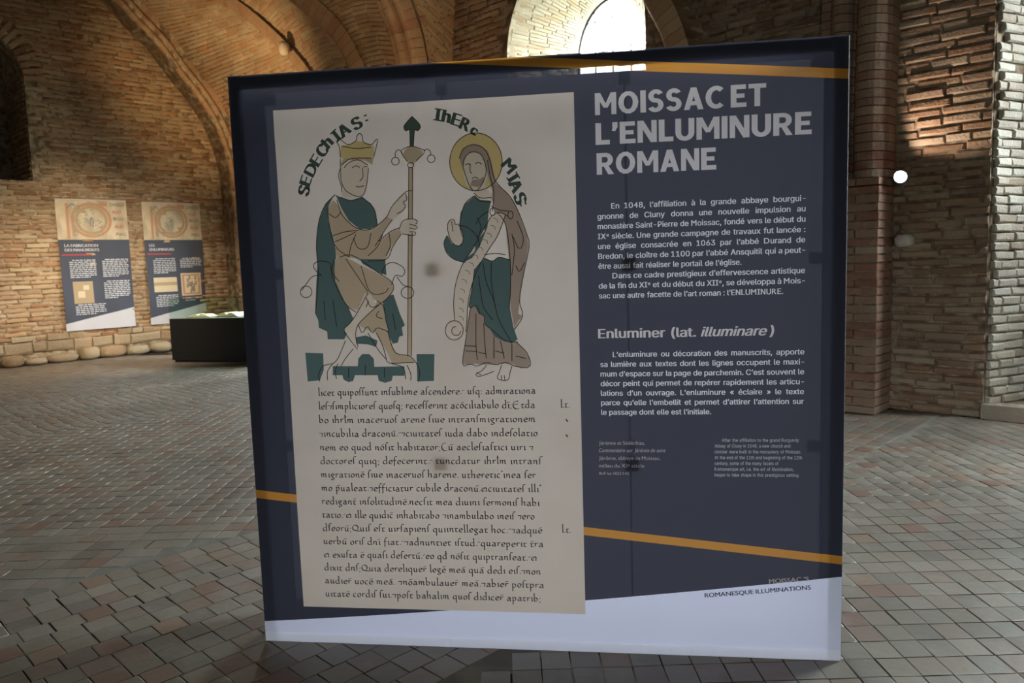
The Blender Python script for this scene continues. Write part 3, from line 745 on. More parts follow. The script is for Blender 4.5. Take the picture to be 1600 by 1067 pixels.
# hem clips along the bottom edge
I_title = ink_mat('print_title_grey', (.68,.61,.60)); I_body = ink_mat('print_white', (.80,.78,.80)); I_dim = ink_mat('print_dim_grey', (.46,.41,.42)); I_dim2 = ink_mat('print_mid_grey', (.42,.41,.43))
I_navy = ink_mat('print_navy', (.055,.06,.10)); TL = .12
I_green = ink_mat('print_green', (.115,.175,.175), TL); I_dgreen = ink_mat('print_dark_green', (.09,.125,.11), TL); I_tan = ink_mat('print_tan', (.62,.47,.34), TL)
I_rose = ink_mat('print_rose_brown', (.46,.345,.29), TL); I_yel = ink_mat('print_yellow', (.78,.59,.28), TL); I_brown = ink_mat('print_brown_line', (.055,.04,.035), TL); I_ink = ink_mat('print_ink', (.07,.066,.066), TL); I_skin = ink_mat('print_pale', (.84,.70,.60), TL); I_grey = ink_mat('print_hem_line', (.75,.75,.8), TL)

class Print:
    """flat print laid on a surface; fn(u, v, off) gives the place"""
    def __init__(s, fn): s.fn = fn; s.V = []; s.F = []
    def quad(s, a, b_, c, d, o): k = len(s.V); s.V += [s.fn(x, y, o) for x, y in (a, b_, c, d)]; s.F.append((k, k+1, k+2, k+3))
    def poly(s, pts, o=.001):
        tri_ = tessellate_polygon([[Vector((x, y, 0)) for x, y in pts]]); k = len(s.V); s.V += [s.fn(x, y, o) for x, y in pts]; s.F += [(a+k, b_+k, c+k) for a, b_, c in tri_]
    def line(s, pts, w_=.0024, o=.0016, smooth=True):
        P = np.array(pts, float)
        if smooth and len(P) > 2: P = crom(P, max(4, 3*len(P)))
        n = len(P); T = np.gradient(P, axis=0); T /= np.maximum(np.linalg.norm(T, axis=1), 1e-9)[:, None]; Nn = np.stack([-T[:, 1], T[:, 0]], 1)*w_/2
        k = len(s.V)
        for i in range(n): s.V += [s.fn(*(P[i]+Nn[i]), o), s.fn(*(P[i]-Nn[i]), o)]
        s.F += [(k+2*i, k+2*i+1, k+2*i+3, k+2*i+2) for i in range(n-1)]
    def nib(s, pts, w_, th_, ang=math.radians(35), o=.0014):
        """broad-pen stroke: a slanted nib edge of width w_ dragged along pts"""
        nx, ny = math.cos(ang)*w_/2, math.sin(ang)*w_/2; tx, ty = -math.sin(ang)*th_/2, math.cos(ang)*th_/2
        for (x0, y0), (x1, y1) in zip(pts[:-1], pts[1:]):
            k = len(s.V); hull = [(x0-nx, y0-ny), (x0+nx, y0+ny), (x1+nx, y1+ny), (x1-nx, y1-ny)]
            s.V += [s.fn(x, y, o) for x, y in hull]; s.F.append((k, k+1, k+2, k+3))
            k = len(s.V); L_ = math.hypot(x1-x0, y1-y0) or 1; px, py = -(y1-y0)/L_*th_/2, (x1-x0)/L_*th_/2
            s.V += [s.fn(x, y, o) for x, y in ((x0+px, y0+py), (x0-px, y0-py), (x1-px, y1-py), (x1+px, y1+py))]; s.F.append((k, k+1, k+2, k+3))
    def done(s, name, mat, parent=None): return tag(P_(name, s.V, s.F, mat, parent=parent), kind='stuff')

# --- type. Words come from the font that ships with Blender; each line is set into a strip of the cloth,
#     so letters and ground are faces of one and the same sheet
WC = {}
try:
    FONT = bpy.data.fonts.load(bpy.utils.system_resource('DATAFILES') + '/fonts/Inter.woff2')
except Exception:
    FONT = None
def word(txt, bold=0.0, shear=0.0, res=3, plainf=False):
    key = (txt, bold, shear, res, plainf)
    if key in WC: return WC[key]
    if FONT is not None and not plainf and any(ch in 'DRM4' for ch in txt):      # these capitals come from the built-in face
        runs = []; 
        for ch in txt:
            s_ = ch in 'DRM4'
            if runs and runs[-1][1] == s_ and not s_: runs[-1][0] += ch
            else: runs.append([ch, s_])
        Vs, Fs, Es, x, k = [], [], [], 0.0, 0
        for tx, s_ in runs:
            V, Fc, a, b_, E_ = word(tx, bold, shear, res, s_)
            V = V.copy(); sc = CAPH/CAPB if s_ else 1.0
            V[:, 0] = (V[:, 0]-a)*sc + x; V[:, 1] *= sc; Vs.append(V); Fs += [tuple(i+k for i in f) for f in Fc]; Es += [(i+k, j+k) for i, j in E_]; k += len(V); x += (b_-a)*sc + .085
        V = np.vstack(Vs); WC[key] = (V, Fs, V[:, 0].min(), V[:, 0].max(), Es); return WC[key]
    c = bpy.data.curves.new('t', 'FONT'); c.body = txt; c.resolution_u = res; c.shear = shear
    if FONT is not None and not plainf: c.font = FONT
    o = bpy.data.objects.new('t', c); me = bpy.data.meshes.new_from_object(o)
    V = np.array([tuple(v.co) for v in me.vertices]) if len(me.vertices) else np.zeros((1, 3)); Fc = [tuple(p.vertices) for p in me.polygons]
    cnt = {}
    for f in Fc:
        for i in range(len(f)):
            e = tuple(sorted((f[i], f[(i+1) % len(f)]))); cnt[e] = cnt.get(e, 0)+1
    E_ = [e for e, n in cnt.items() if n == 1]
    bpy.data.objects.remove(o); bpy.data.curves.remove(c); bpy.data.meshes.remove(me)
    if bold:
        n = len(V); m_ = 2 if bold < .03 else 4; V0, F0, E0 = V, Fc, E_; V, Fc, E_ = [], [], []
        for q_ in range(m_):
            V.append(V0 + [bold*(2*q_/(m_-1)-1), 0, 0]); Fc += [tuple(i+n*q_ for i in f) for f in F0]; E_ += [(a+n*q_, b_+n*q_) for a, b_ in E0]
        V = np.vstack(V)
    WC[key] = (V, Fc, V[:, 0].min(), V[:, 0].max(), E_); return WC[key]
CAPH = word('H')[0][:, 1].max(); CAPB = word('H', plainf=True)[0][:, 1].max()
def flat_line(txt, x0, y0, cap, width=None, bold=0.0, shear=0.0, fit='gap', res=3, plainf=False):
    """glyph geometry of one line: list of (V2, faces, edges)"""
    k = cap/(CAPB if plainf else CAPH); segs = []
    for wd in txt.split(' '):
        if 'ᵉ' in wd: a, c = wd.split('ᵉ'); parts = [(a, 1, 0), ('e', .62, .42)] + ([(c, 1, 0)] if c else [])
        else: parts = [(wd, 1, 0)]
        g = [(word(t_, bold, shear, res, plainf), sc, up) for t_, sc, up in parts]; segs.append((g, sum((m[3]-m[2])*sc*k for m, sc, up in g) + .06*k*(len(g)-1)))
    nat = sum(s_[1] for s_ in segs); n = len(segs)-1; f = 1.0; gap = .28*k
    if width is not None and (fit == 'scale' or n == 0): f = width/(nat+n*gap); gap *= f
    elif width is not None:
        gap = (width-nat)/n
        if gap < .22*k: gap = .24*k; f = (width-n*gap)/nat
    x = x0; out = []
    for g, w_ in segs:
        for m, sc, up in g:
            V, Fc, a, b_, E_ = m; V2 = np.stack([x + (V[:, 0]-a)*k*sc*f, y0 + V[:, 1]*k*sc + up*cap], 1); out.append((V2, Fc, E_)); x += ((b_-a)*k*sc + .06*k)*f
        x += gap - .06*k*f
    return out
def put_text(pr, txt, x0, y0, cap, width=None, bold=0.0, shear=0.0, ang=0.0, fit='gap', o=.0012, res=3, plainf=False):
    ca, sa = math.cos(ang), math.sin(ang)
    for V2, Fc, E_ in flat_line(txt, x0, y0, cap, width, bold, shear, fit, res, plainf):
        kk = len(pr.V)
        for x, y in V2: dx, dy = x-x0, y-y0; pr.V.append(pr.fn(x0+dx*ca-dy*sa, y0+dx*sa+dy*ca, o))
        pr.F += [tuple(i+kk for i in f) for f in Fc]
# heavy capitals of the title, drawn as broad strokes on a cell of height 1
def seg_(x0, y0, x1, y1, w_=.235):
    L_ = math.hypot(x1-x0, y1-y0); px_, py_ = -(y1-y0)/L_*w_/2, (x1-x0)/L_*w_/2; return [(x0+px_, y0+py_), (x1+px_, y1+py_), (x1-px_, y1-py_), (x0-px_, y0-py_)]
def bow(pts_o, pts_i): return [[pts_o[i], pts_o[i+1], pts_i[i+1], pts_i[i]] for i in range(len(pts_o)-1)]
def ell(cx, cy, rx, ry, a0, a1, n=14): return [(cx+rx*math.cos(math.radians(a0+(a1-a0)*i/n)), cy+ry*math.sin(math.radians(a0+(a1-a0)*i/n))) for i in range(n+1)]
R4 = lambda x0, y0, x1, y1: [(x0, y0), (x1, y0), (x1, y1), (x0, y1)]
def ring_(cx, cy, rx, ry, a0, a1, w_=.24, wy=.2): return bow(ell(cx, cy, rx, ry, a0, a1), ell(cx, cy, rx-w_, ry-wy, a0, a1))
TG = {'M': ([R4(0,0,.22,1), R4(.72,0,.94,1), [(.0,1),(.24,1),(.56,.32),(.38,.32)], [(.70,1),(.94,1),(.56,.32),(.38,.32)]], .94),
      'O': (ring_(.44,.5,.44,.515,0,360), .88), 'I': ([R4(0,0,.24,1)], .24), 'E': ([R4(0,0,.24,1), R4(.2,.80,.64,1), R4(.2,.41,.58,.60), R4(.2,0,.66,.20)], .66),
      'T': ([R4(.25,0,.49,1), R4(0,.80,.74,1)], .74), 'L': ([R4(0,0,.24,1), R4(.2,0,.60,.21)], .60), 'N': ([R4(0,0,.22,1), R4(.58,0,.80,1), [(.0,1),(.25,1),(.80,0),(.55,0)]], .80),
      'A': ([[(.30,1),(.54,1),(.24,0),(0,0)], [(.30,1),(.54,1),(.84,0),(.60,0)], R4(.2,.20,.64,.38)], .84), 'C': (ring_(.46,.5,.46,.515,48,312), .74),
      'U': ([R4(0,.34,.24,1), R4(.54,.34,.78,1)] + ring_(.39,.36,.39,.375,180,360,.24,.2), .78),
      'R': ([R4(0,0,.24,1), R4(.2,.81,.42,1), R4(.2,.36,.42,.55)] + ring_(.40,.68,.34,.32,-90,90,.23,.19) + [[(.28,.45),(.50,.45),(.78,0),(.52,0)]], .78),
      'S': (ring_(.35,.715,.33,.30,25,270,.23,.19) + ring_(.33,.30,.35,.315,-155,90,.23,.19), .69), '’': ([R4(.03,.76,.25,1), [(.05,.78),(.25,.78),(.14,.58),(0,.62)]], .25), ' ': ([], .16)}
def title_line(txt, x0, y0, cap, width):
    gap = .085; nat = sum(TG[c][1]+gap for c in txt)-gap; kx = width/nat; x = x0; out = []
    for c in txt:
        for p_ in TG[c][0]:
            V2 = np.array([(x+a*kx, y0+b_*cap) for a, b_ in p_]); out.append((V2, [tuple(range(len(p_)))], [(i, (i+1) % len(p_)) for i in range(len(p_))]))
        x += (TG[c][1]+gap)*kx
    return out
from mathutils.geometry import delaunay_2d_cdt
RU0, RU1 = 1.355, 2.125
bgV, bgF, bgUV = [], [], []
ink_sets = {}
def strip(u0, u1, v0, v1, glyphs, ink):
    """cut one strip of cloth into letter faces and ground faces"""
    k = len(bgV)
    if not glyphs:
        for a, b_ in ((u0, v0), (u1, v0), (u1, v1), (u0, v1)): bgV.append(pt(a, b_)); bgUV.append((a, b_))
        bgF.append((k, k+1, k+2, k+3)); return
    pts = [Vector((u0, v0)), Vector((u1, v0)), Vector((u1, v1)), Vector((u0, v1))]; ed = [(0, 1), (1, 2), (2, 3), (3, 0)]; tri_ = []
    for V2, Fc, E_ in glyphs:
        kk = len(pts); pts += [Vector((float(a), float(b_))) for a, b_ in V2]; ed += [(a+kk, b_+kk) for a, b_ in E_]
        for f in Fc:
            for i in range(1, len(f)-1): tri_.append((V2[f[0]], V2[f[i]], V2[f[i+1]]))
    T = np.array(tri_); r = delaunay_2d_cdt(pts, ed, [], 0, 1e-7); OV = np.array([tuple(v) for v in r[0]]); OF = np.array([tuple(f) for f in r[2]])
    c = OV[OF].mean(1); order = np.argsort(T[:, :, 0].min(1)); inside = np.zeros(len(c), bool)
    tmin, tmax = T[:, :, 0].min(1), T[:, :, 0].max(1)
    cs = np.argsort(c[:, 0]); 
    for ch in np.array_split(cs, max(1, len(cs)//200)):
        q_ = c[ch]; sel = (tmax >= q_[:, 0].min()) & (tmin <= q_[:, 0].max()); S_ = T[sel]
        if len(S_) == 0: continue
        def cr(a, b_): return (b_[None, :, 0]-a[None, :, 0])*(q_[:, None, 1]-a[None, :, 1]) - (b_[None, :, 1]-a[None, :, 1])*(q_[:, None, 0]-a[None, :, 0])
        d1, d2, d3 = cr(S_[:, 0], S_[:, 1]), cr(S_[:, 1], S_[:, 2]), cr(S_[:, 2], S_[:, 0])
        ar = np.abs(d1+d2+d3) > 1e-12
        inside[ch] = ((((d1 >= 0) & (d2 >= 0) & (d3 >= 0)) | ((d1 <= 0) & (d2 <= 0) & (d3 <= 0))) & ar).any(1)
    W3 = [pt(a, b_) for a, b_ in OV]
    bgV.extend(W3); bgUV.extend([tuple(a) for a in OV]); bgF.extend([tuple(int(i)+k for i in f) for f in OF[~inside]])
    V_, F_ = ink_sets.setdefault(ink, ([], [])); kk = len(V_); V_.extend(W3); F_.extend([tuple(int(i)+kk for i in f) for f in OF[inside]])
B1 = .016
body = ['En 1048, l’affiliation à la grande abbaye bourgui-', 'gnonne de Cluny donna une nouvelle impulsion au', 'monastère Saint-Pierre de Moissac, fondé vers le début du',
        'IXᵉ siècle. Une grande campagne de travaux fut lancée :', 'une église consacrée en 1063 par l’abbé Durand de', 'Bredon, le cloître de 1100 par l’abbé Ansquitil qui a peut-',
        'être aussi fait réaliser le portail de l’église.', 'Dans ce cadre prestigieux d’effervescence artistique', 'de la fin du XIᵉ et du début du XIIᵉ, se développa à Mois-', 'sac une autre facette de l’art roman : l’ENLUMINURE.']
b2 = ['L’enluminure ou décoration des manuscrits, apporte', 'sa lumière aux textes dont les lignes occupent le maxi-', 'mum d’espace sur la page de parchemin. C’est souvent le', 'décor peint qui permet de repérer rapidement les articu-',
      'lations d’un ouvrage. L’enluminure « éclaire » le texte', 'parce qu’elle l’embellit et permet d’attirer l’attention sur', 'le passage dont elle est l’initiale.']
XL, XR = 1.375, 2.097
full = []       # (baseline, glyphs, ink) over the full width, from the top down
full.append((2.012, title_line('MOISSAC ET', 1.374, 2.012, .076, .589), 'title_lettering')); full.append((1.908, title_line('L’ENLUMINURE', 1.374, 1.908, .076, .741), 'title_lettering')); full.append((1.803, title_line('ROMANE', 1.376, 1.803, .076, .418), 'title_lettering'))
for i, s_ in enumerate(body):
    ind = .05 if i in (0, 7) else 0; wd = .505 if i == 6 else .648 if i == 9 else XR-XL-ind; y = 1.681-i*.0358
    full.append((y, flat_line(s_, XL+ind, y, .0195, wd, B1), 'paragraph_lettering'))
full.append((1.2125, flat_line('Enluminer (lat.', 1.369, 1.2125, .034, .352, .026, fit='scale') + flat_line('illuminare', 1.737, 1.2125, .034, .232, .026, .28, fit='scale') + flat_line(')', 1.976, 1.2125, .034, .017, .026, .1, fit='scale'), 'heading_lettering'))
for i, s_ in enumerate(b2):
    y = 1.142-i*.0358; full.append((y, flat_line(s_, XL+(.046 if i == 0 else 0), y, .0195, (XR-XL-(.046 if i == 0 else 0)) if i < 6 else .398, B1), 'paragraph_lettering.001'))
def tile_strips(lines, u0, u1, vtop, vbot):
    hi = vtop
    for base, gl, ink in lines:
        y1 = max(float(V2[:, 1].max()) for V2, _, _ in gl) + .0012; y0 = min(float(V2[:, 1].min()) for V2, _, _ in gl) - .0012
        y1 = min(y1, hi)
        if hi > y1 + 1e-5: strip(u0, u1, y1, hi, None, None)
        strip(u0, u1, y0, y1, gl, ink); hi = y0
    strip(u0, u1, vbot, hi, None, None)
def uncross(lines):
    """keep tall and deep letters of neighbouring lines inside their own strips"""
    for i in range(len(lines)-1):
        lo = min(float(V2[:, 1].min()) for V2, _, _ in lines[i][1]) - .0013
        for V2, _, _ in lines[i+1][1]: np.minimum(V2[:, 1], lo-.0013, out=V2[:, 1])
    return lines
VM, VB = .86, .66
tile_strips(uncross(full), RU0, RU1, 2.105, VM)
l1, l2 = [], []
for (s_, px_, py_, x2, cap, sh_) in (('Jérémie et Sédéchias,', 936, 694.8, 1007.8, .014, 0), ('Commentaire sur Jérémie de saint', 936, 706.3, 1040, .014, .25), ('Jérôme, abbaye de Moissac,', 936, 718.4, 1032, .014, 0), ('milieu du XIIᵉ siècle', 936, 730.3, 1007, .014, 0), ('BnF lat. 1822 f.42', 936.5, 741.5, 983, .010, 0)):
    a, v0 = uvp(px_, py_); c, _ = uvp(x2, py_); l1.append((v0, flat_line(s_, a, v0, cap, c-a, 0, sh_, fit='scale', plainf=True), 'caption_lettering'))
for i, (s_, x1, x2) in enumerate((('After the affiliation to the grand Burgundy', 1128, 1248.5), ('Abbey of Cluny in 1048, a new church and', 1116.5, 1235), ('cloister were built in the monastery of Moissac.', 1116.5, 1252), ('At the end of the 11th and beginning of the 12th', 1116.5, 1253), ('century, some of the many facets of', 1116.5, 1216.6), ('Romanesque art, i.e. the art of illumination,', 1116.5, 1240), ('began to take shape in this prestigious setting.', 1116.5, 1249))):
    a, v0 = uvp(x1, 690.3+9*i); c, _ = uvp(x2, 690.3+9*i); l2.append((v0, flat_line(s_, a, v0, .0125, c-a, .012, fit='scale', res=1), 'translation_lettering'))
UM = 1.70
tile_strips(uncross(l1), RU0, UM, VM, VB); tile_strips(uncross(l2), UM, RU1, VM, VB)
INK = {'title_lettering': I_title, 'heading_lettering': I_title, 'paragraph_lettering': I_body, 'paragraph_lettering.001': I_body, 'caption_lettering': I_dim, 'translation_lettering': I_dim2}
for nm, (V_, F_) in ink_sets.items(): tag(P_(nm.split('.')[0], V_, F_, INK[nm]), kind='stuff')
P_('text_field', bgV, bgF, M_fab, bgUV)
ag = math.radians(6.2)
t = Print(pt); a, v0 = uvp(1201.7, 911.4); put_text(t, 'MOISSAC ’S', a, v0, .0165, .142, .02, ang=math.radians(5.2), fit='scale', plainf=True); t.done('footer_lettering', I_title)
t = Print(pt); a, v0 = uvp(1101.3, 933.4); put_text(t, 'ROMANESQUE ILLUMINATIONS', a, v0, .0165, .383, .02, ang=ag, fit='scale', plainf=True); t.done('footer_lettering', I_navy)
# clips showing through the hem
t = Print(pt)
for cu, cv in ((.754, .017), (1.49, .02)):
    s2 = .016
    t.line([(cu-s2, cv-s2), (cu-s2, cv+s2), (cu+s2, cv+s2), (cu+s2, cv-s2), (cu-s2, cv-s2)], .002, .001, False)
for cu, cv in ((1.36,.022),(1.40,.02),(1.54,.018),(1.62,.02),(1.70,.018),(1.78,.02)): t.line([(cu, cv-.008), (cu+.001, cv+.008)], .0015, .001, False)
t.done('hem_mark', I_grey)

# --- the manuscript hand, written with a broad pen
def arcp(cx, cy, rx, ry, a0, a1, n=6): return [(cx+rx*math.cos(math.radians(a0+(a1-a0)*i/n)), cy+ry*math.sin(math.radians(a0+(a1-a0)*i/n))) for i in range(n+1)]
MN = lambda x: [(x-.12, .88), (x, 1.0), (x, .12), (x+.12, 0)]
G = {
 'a': ([[(.12,.85),(.35,1),(.55,.8),(.55,.1),(.68,0)], arcp(.33,.28,.24,.27,60,330,6)], .8), 'b': ([[(.0,2.0),(.12,2.0),(.12,.1)], arcp(.33,.48,.27,.48,130,-150,7)], .8),
 'c': ([arcp(.36,.5,.28,.5,55,310,7)], .66), 'd': ([arcp(.33,.48,.27,.48,60,310,7), [(.48,2.0),(.60,1.95),(.60,.1),(.7,0)]], .84),
 'e': ([arcp(.36,.5,.28,.5,10,320,8), [(.1,.5),(.62,.62)]], .7), 'f': ([[(.15,-.5),(.2,1.6),(.35,1.95),(.6,1.85)], [(.0,.95),(.5,.95)]], .55),
 'g': ([arcp(.3,.65,.22,.32,0,360,8), [(.5,.9),(.68,.95)], [(.42,.38),(.2,.1),(.5,-.1),(.6,-.45),(.3,-.65),(.08,-.4)]], .74),
 'h': ([[(.0,2.0),(.12,2.0),(.12,0)], [(.12,.75),(.4,1),(.56,.8),(.54,.1),(.64,0)]], .8), 'i': ([MN(.2)], .42), 'l': ([[(.05,2.0),(.18,2.0),(.18,.12),(.32,0)]], .42),
 'm': ([MN(.15)[:3], [(.15,.75),(.36,1),(.48,.85),(.48,.05)], [(.48,.75),(.7,1),(.82,.85),(.82,.12),(.94,0)]], 1.1), 'n': ([MN(.15)[:3], [(.15,.75),(.4,1),(.54,.85),(.54,.12),(.66,0)]], .8),
 'o': ([arcp(.34,.5,.26,.5,90,450,9)], .72), 'p': ([[(.03,.9),(.15,1),(.15,-.95)], arcp(.34,.5,.26,.48,130,-130,7)], .78), 'q': ([arcp(.32,.5,.26,.48,50,310,7), [(.56,1),(.56,-.95)]], .78),
 'r': ([MN(.15)[:3], [(.15,.7),(.35,1),(.55,.9)]], .6), 'ſ': ([[(.0,.95),(.15,1.0)], [(.15,-.05),(.17,1.5),(.3,1.95),(.58,1.85)]], .48), 's': ([[(.5,.9),(.2,.9),(.2,.6),(.48,.4),(.42,.05),(.1,.08)]], .6),
 't': ([[(.0,.95),(.55,.95)], [(.2,.95),(.16,.2),(.32,0),(.52,.15)]], .6), 'u': ([[(.05,.95),(.15,.98),(.15,.2),(.3,0),(.52,.25)], [(.54,1),(.54,.12),(.66,0)]], .8), 'v': ([[(.08,1),(.3,0),(.55,1)]], .66),
 'x': ([[(.05,1),(.55,0)], [(.55,.95),(.05,-.2)]], .66), 'z': ([[(.05,.95),(.5,.95),(.1,.05),(.6,.05)]], .66), 'y': ([[(.08,1),(.3,.1)], [(.55,1),(.1,-.7)]], .66),
 '⁊': ([[(.0,.9),(.55,.9),(.4,.0)]], .66), '&': ([arcp(.3,.5,.22,.45,60,330,6), [(.3,.5),(.6,1.1),(.85,.7),(.7,.1),(.95,.2)]], 1.0), '.': ([[(.06,-.02),(.24,.2)]], .32), '-': ([[(.0,.85),(.35,1.05)]], .42), ';': ([[(.06,.66),(.24,.88)], [(.18,.05),(.08,-.35)]], .36),
 ':': ([[(.06,.66),(.24,.88)], [(.06,-.02),(.24,.2)]], .34), "'": ([[(.1,1.8),(.2,1.5)]], .3), '¯': ([[(-.55,1.35),(-.1,1.5)]], 0), 'ł': ([[(.05,2.0),(.18,2.0),(.18,.12),(.32,0)], [(-.05,1.45),(.42,1.6)]], .42),
 'E': ([arcp(.7,.75,.6,1.0,60,310,9), [(.15,.85),(.9,1.0)]], 1.35), 'C': ([arcp(.6,.8,.5,1.0,75,310,9)], 1.05), 'Q': ([arcp(.55,.9,.45,.75,90,450,10), [(.5,.2),(1.3,.0)]], 1.2), 'D': ([arcp(.4,.7,.35,.7,90,450,8)], .9), ' ': ([], .42)}
MS = ["licet quipoſſunt inſublime aſcendere.- uſq: admirationa", "leſ⁊ſimplicioreſ quoſq; receſſerint aco¯ciliabulo di¯;Etda", "bo ihrłm inaceruoſ arene ſiue intranſmigrationem", "⁊incubilia draconu¯.-⁊ciuitateſ iuda dabo indeſolatio",
      "nem eo quod no¯ſit habitator;Cu¯ aecleſiaſtici uiri ⁊", "doctoreſ quiq; defecerint.- tuncdatur ihrłm intranſ", "migratione¯ ſiue inaceruoſ harene. utheretic'inea ſer", "mo p¯ualeat.⁊efficiatur cubile draconu¯.&ciuitateſ illi'",
      "redigant¯ inſolitudine¯.necſit mea diuini ſermoniſ habi", "tatio.-& ille quidic¯ inhabitabo ⁊inambulabo ineiſ ⁊ero", "dſ¯eoru¯;Quiſ eſt uirſapienſ quiintellegat hoc.-⁊adque¯", "uerbu¯ oriſ dni¯ fiat.-⁊adnuntiet iſtud.-quareperit t¯ra",
      "& exuſta e¯ quaſi deſertu¯.-eo qd¯ no¯ſit quiptranſeat.-&", "dixit dnſ¯;Quia dereliquer¯ lege¯ mea¯ qua¯ dedi eiſ.⁊non", "audier¯ uoce¯ mea¯. ⁊no¯ambulauer¯ mea¯.⁊abier¯ poſtpra", "uitate¯ cordiſ ſui.⁊poſt bahalim quoſ didicer¯ apatrib;"]
rgh = [838,837,838,841,834,847,838,846,844,836,848,850,840,846,851,846]
t = Print(pt); XH = .0155; jr = random.Random(4)
def hand(pr, s_, x, y, width, xh=XH):
    nat = sum(G.get(c, G['n'])[1] for c in s_); kx = width/nat
    for c in s_:
        st, adv = G.get(c, G['n']); jy = jr.uniform(-.05, .05)*xh
        for p_ in st: pr.nib([(x+a*kx*.95, y+b_*xh+jy) for a, b_ in p_], .0048, .0021)
        x += adv*kx
for i, s_ in enumerate(MS):
    x0 = .284 - .018*i/15; y0 = 1.009 - .812*i/15
    x1, _ = uvp(rgh[i], 616+21.3*i); hand(t, s_, x0, y0, x1-x0)
for px, py in ((876, 637), (878, 832)): a, v0 = uvp(px, py); hand(t, 'l.t.', a, v0, .035)
for px, py in ((886, 658), (886, 682)): a, v0 = uvp(px, py); t.nib([(a-.004, v0+.008), (a+.003, v0-.002)], .005, .002)
t.done('manuscript_lettering', I_ink)

# --- the drawing on the page: two robed figures, simplified, in the page's colours
def px(*pts): return [uvp(a, b_) for a, b_ in pts]
def fill(mat, name, polys, o=.0010):
    pr = Print(pt)
    for i, p_ in enumerate(polys): pr.poly(px(*p_), o + .00004*i)
    return pr.done(name, mat)
fill(I_green, 'green_print', [
 [(477,551),(505,552),(506,578),(500,594),(481,596)], [(651,553),(679,553),(678,595),(652,596)],
 [(520,572),(559,572),(560,560),(566,553),(577,553),(584,560),(585,573),(632,572),(632,587),(614,587),(612,595),(602,598),(592,595),(590,586),(555,586),(552,595),(545,597),(537,593),(535,586),(520,586)],
 [(522,304),(508,318),(498,345),(494,380),(496,410),(494,440),(492,490),(497,500),(498,512),(511,518),(512,530),(538,530),(545,515),(553,500),(540,470),(528,440),(525,410),(524,390),(520,370),(512,345),(513,322)],
 [(598,465),(615,460),(625,490),(633,508),(628,512),(630,524),(624,526),(622,535),(614,537),(606,520),(600,500)], [(563,405),(602,405),(604,430),(590,425),(566,412)],
 [(524,304),(532,308),(548,313),(566,308),(580,318),(588,335),(590,352),(578,358),(562,358),(545,345),(533,325)], [(556,527),(572,524),(590,532),(588,542),(575,538),(557,537)],
 [(742,306),(750,312),(768,314),(764,330),(762,355),(750,385),(738,403),(725,410),(708,405),(697,392),(694,378),(700,368),(706,380),(718,384),(724,375),(718,350),(720,332),(728,318)],
 [(757,403),(770,408),(780,402),(797,406),(798,450),(797,480),(802,510),(809,530),(800,536),(785,532),(772,525),(765,512),(757,505),(757,493),(748,490),(742,478),(735,482),(733,480),(738,450),(742,420),(750,410)]])
fill(I_tan, 'tan_print', [
 [(512,325),(520,312),(530,322),(545,346),(562,359),(580,360),(592,352),(605,338),(613,343),(600,362),(590,380),(612,362),(624,358),(627,366),(612,385),(602,405),(560,405),(545,402),(530,405),(523,395),(524,380),(514,350)],
 [(523,405),(540,402),(565,415),(578,455),(560,485),(545,480),(530,460),(522,435)], [(566,415),(590,427),(612,440),(615,455),(605,465),(595,475),(585,468),(577,457)],
 [(590,470),(598,478),(603,500),(608,516),(590,520),(572,515),(560,508),(565,495),(580,485)], [(588,520),(606,518),(614,540),(620,552),(636,556),(648,562),(645,567),(612,566),(605,550)],
 [(639,262),(645,262),(643,556),(637,556)], [(632,234),(640,229),(647,229),(655,233),(662,237),(651,251),(644,260),(638,253),(629,242)], [(532,260),(545,250),(572,251),(582,258),(584,246),(536,247)]], .0011)
fill(I_rose, 'rose_brown_print', [
 [(772,284),(790,300),(805,318),(815,345),(824,370),(826,385),(818,430),(812,470),(810,490),(817,493),(808,505),(804,515),(798,480),(797,420),(790,350),(775,330),(768,310)],
 [(735,483),(742,478),(748,490),(757,493),(757,505),(765,512),(775,526),(790,533),(808,534),(820,548),(827,560),(828,572),(815,576),(800,568),(780,568),(760,570),(740,568),(723,570),(728,530),(732,500)],
 [(718,246),(722,234),(736,227),(750,227),(762,236),(768,252),(773,275),(778,300),(770,300),(764,280),(758,255),(745,238),(730,240),(722,262)], [(735,290),(748,293),(757,284),(756,276),(748,281),(738,281)]], .00112)
hc = [uvp(744 + 41*math.cos(a), 253 + 45*math.sin(a)) for a in np.linspace(0, 2*math.pi, 36, endpoint=False)]
pr = Print(pt); pr.poly(hc, .0009); pr.poly(px((532,247),(532,228),(545,226),(560,219),(572,224),(585,228),(584,245),(560,247)), .0009); pr.done('yellow_print', I_yel)
fill(I_skin, 'pale_print', [
 [(724,262),(726,246),(736,238),(748,238),(757,250),(762,272),(758,290),(768,300),(766,312),(750,312),(741,306),(738,292),(730,290),(725,276)],
 [(538,258),(545,252),(572,253),(576,262),(573,285),(566,306),(548,312),(532,306),(537,290),(533,280),(532,262)],
 [(776,330),(790,336),(785,352),(775,372),(765,388),(752,410),(742,432),(735,455),(731,478),(730,500),(728,515),(722,526),(705,528),(697,518),(700,506),(711,500),(709,475),(712,445),(722,415),(738,390),(755,360),(768,338)],
 [(700,348),(706,342),(711,343),(717,350),(724,365),(722,380),(712,383),(704,372),(700,360)], [(605,338),(612,322),(622,310),(634,302),(636,308),(634,328),(622,338),(614,344)], [(623,356),(630,345),(645,342),(652,346),(650,362),(640,366),(628,364)],
 [(570,458),(580,462),(588,478),(570,495),(558,510),(556,528),(560,545),(553,540),(545,525),(537,515),(545,506),(555,495)]], .00122)
fill(I_dgreen, 'dark_green_print', [[(644,182),(654,192),(657,199),(652,205),(648,203),(646,229),(641,229),(640,203),(634,205),(631,198),(636,191)]], .0011)
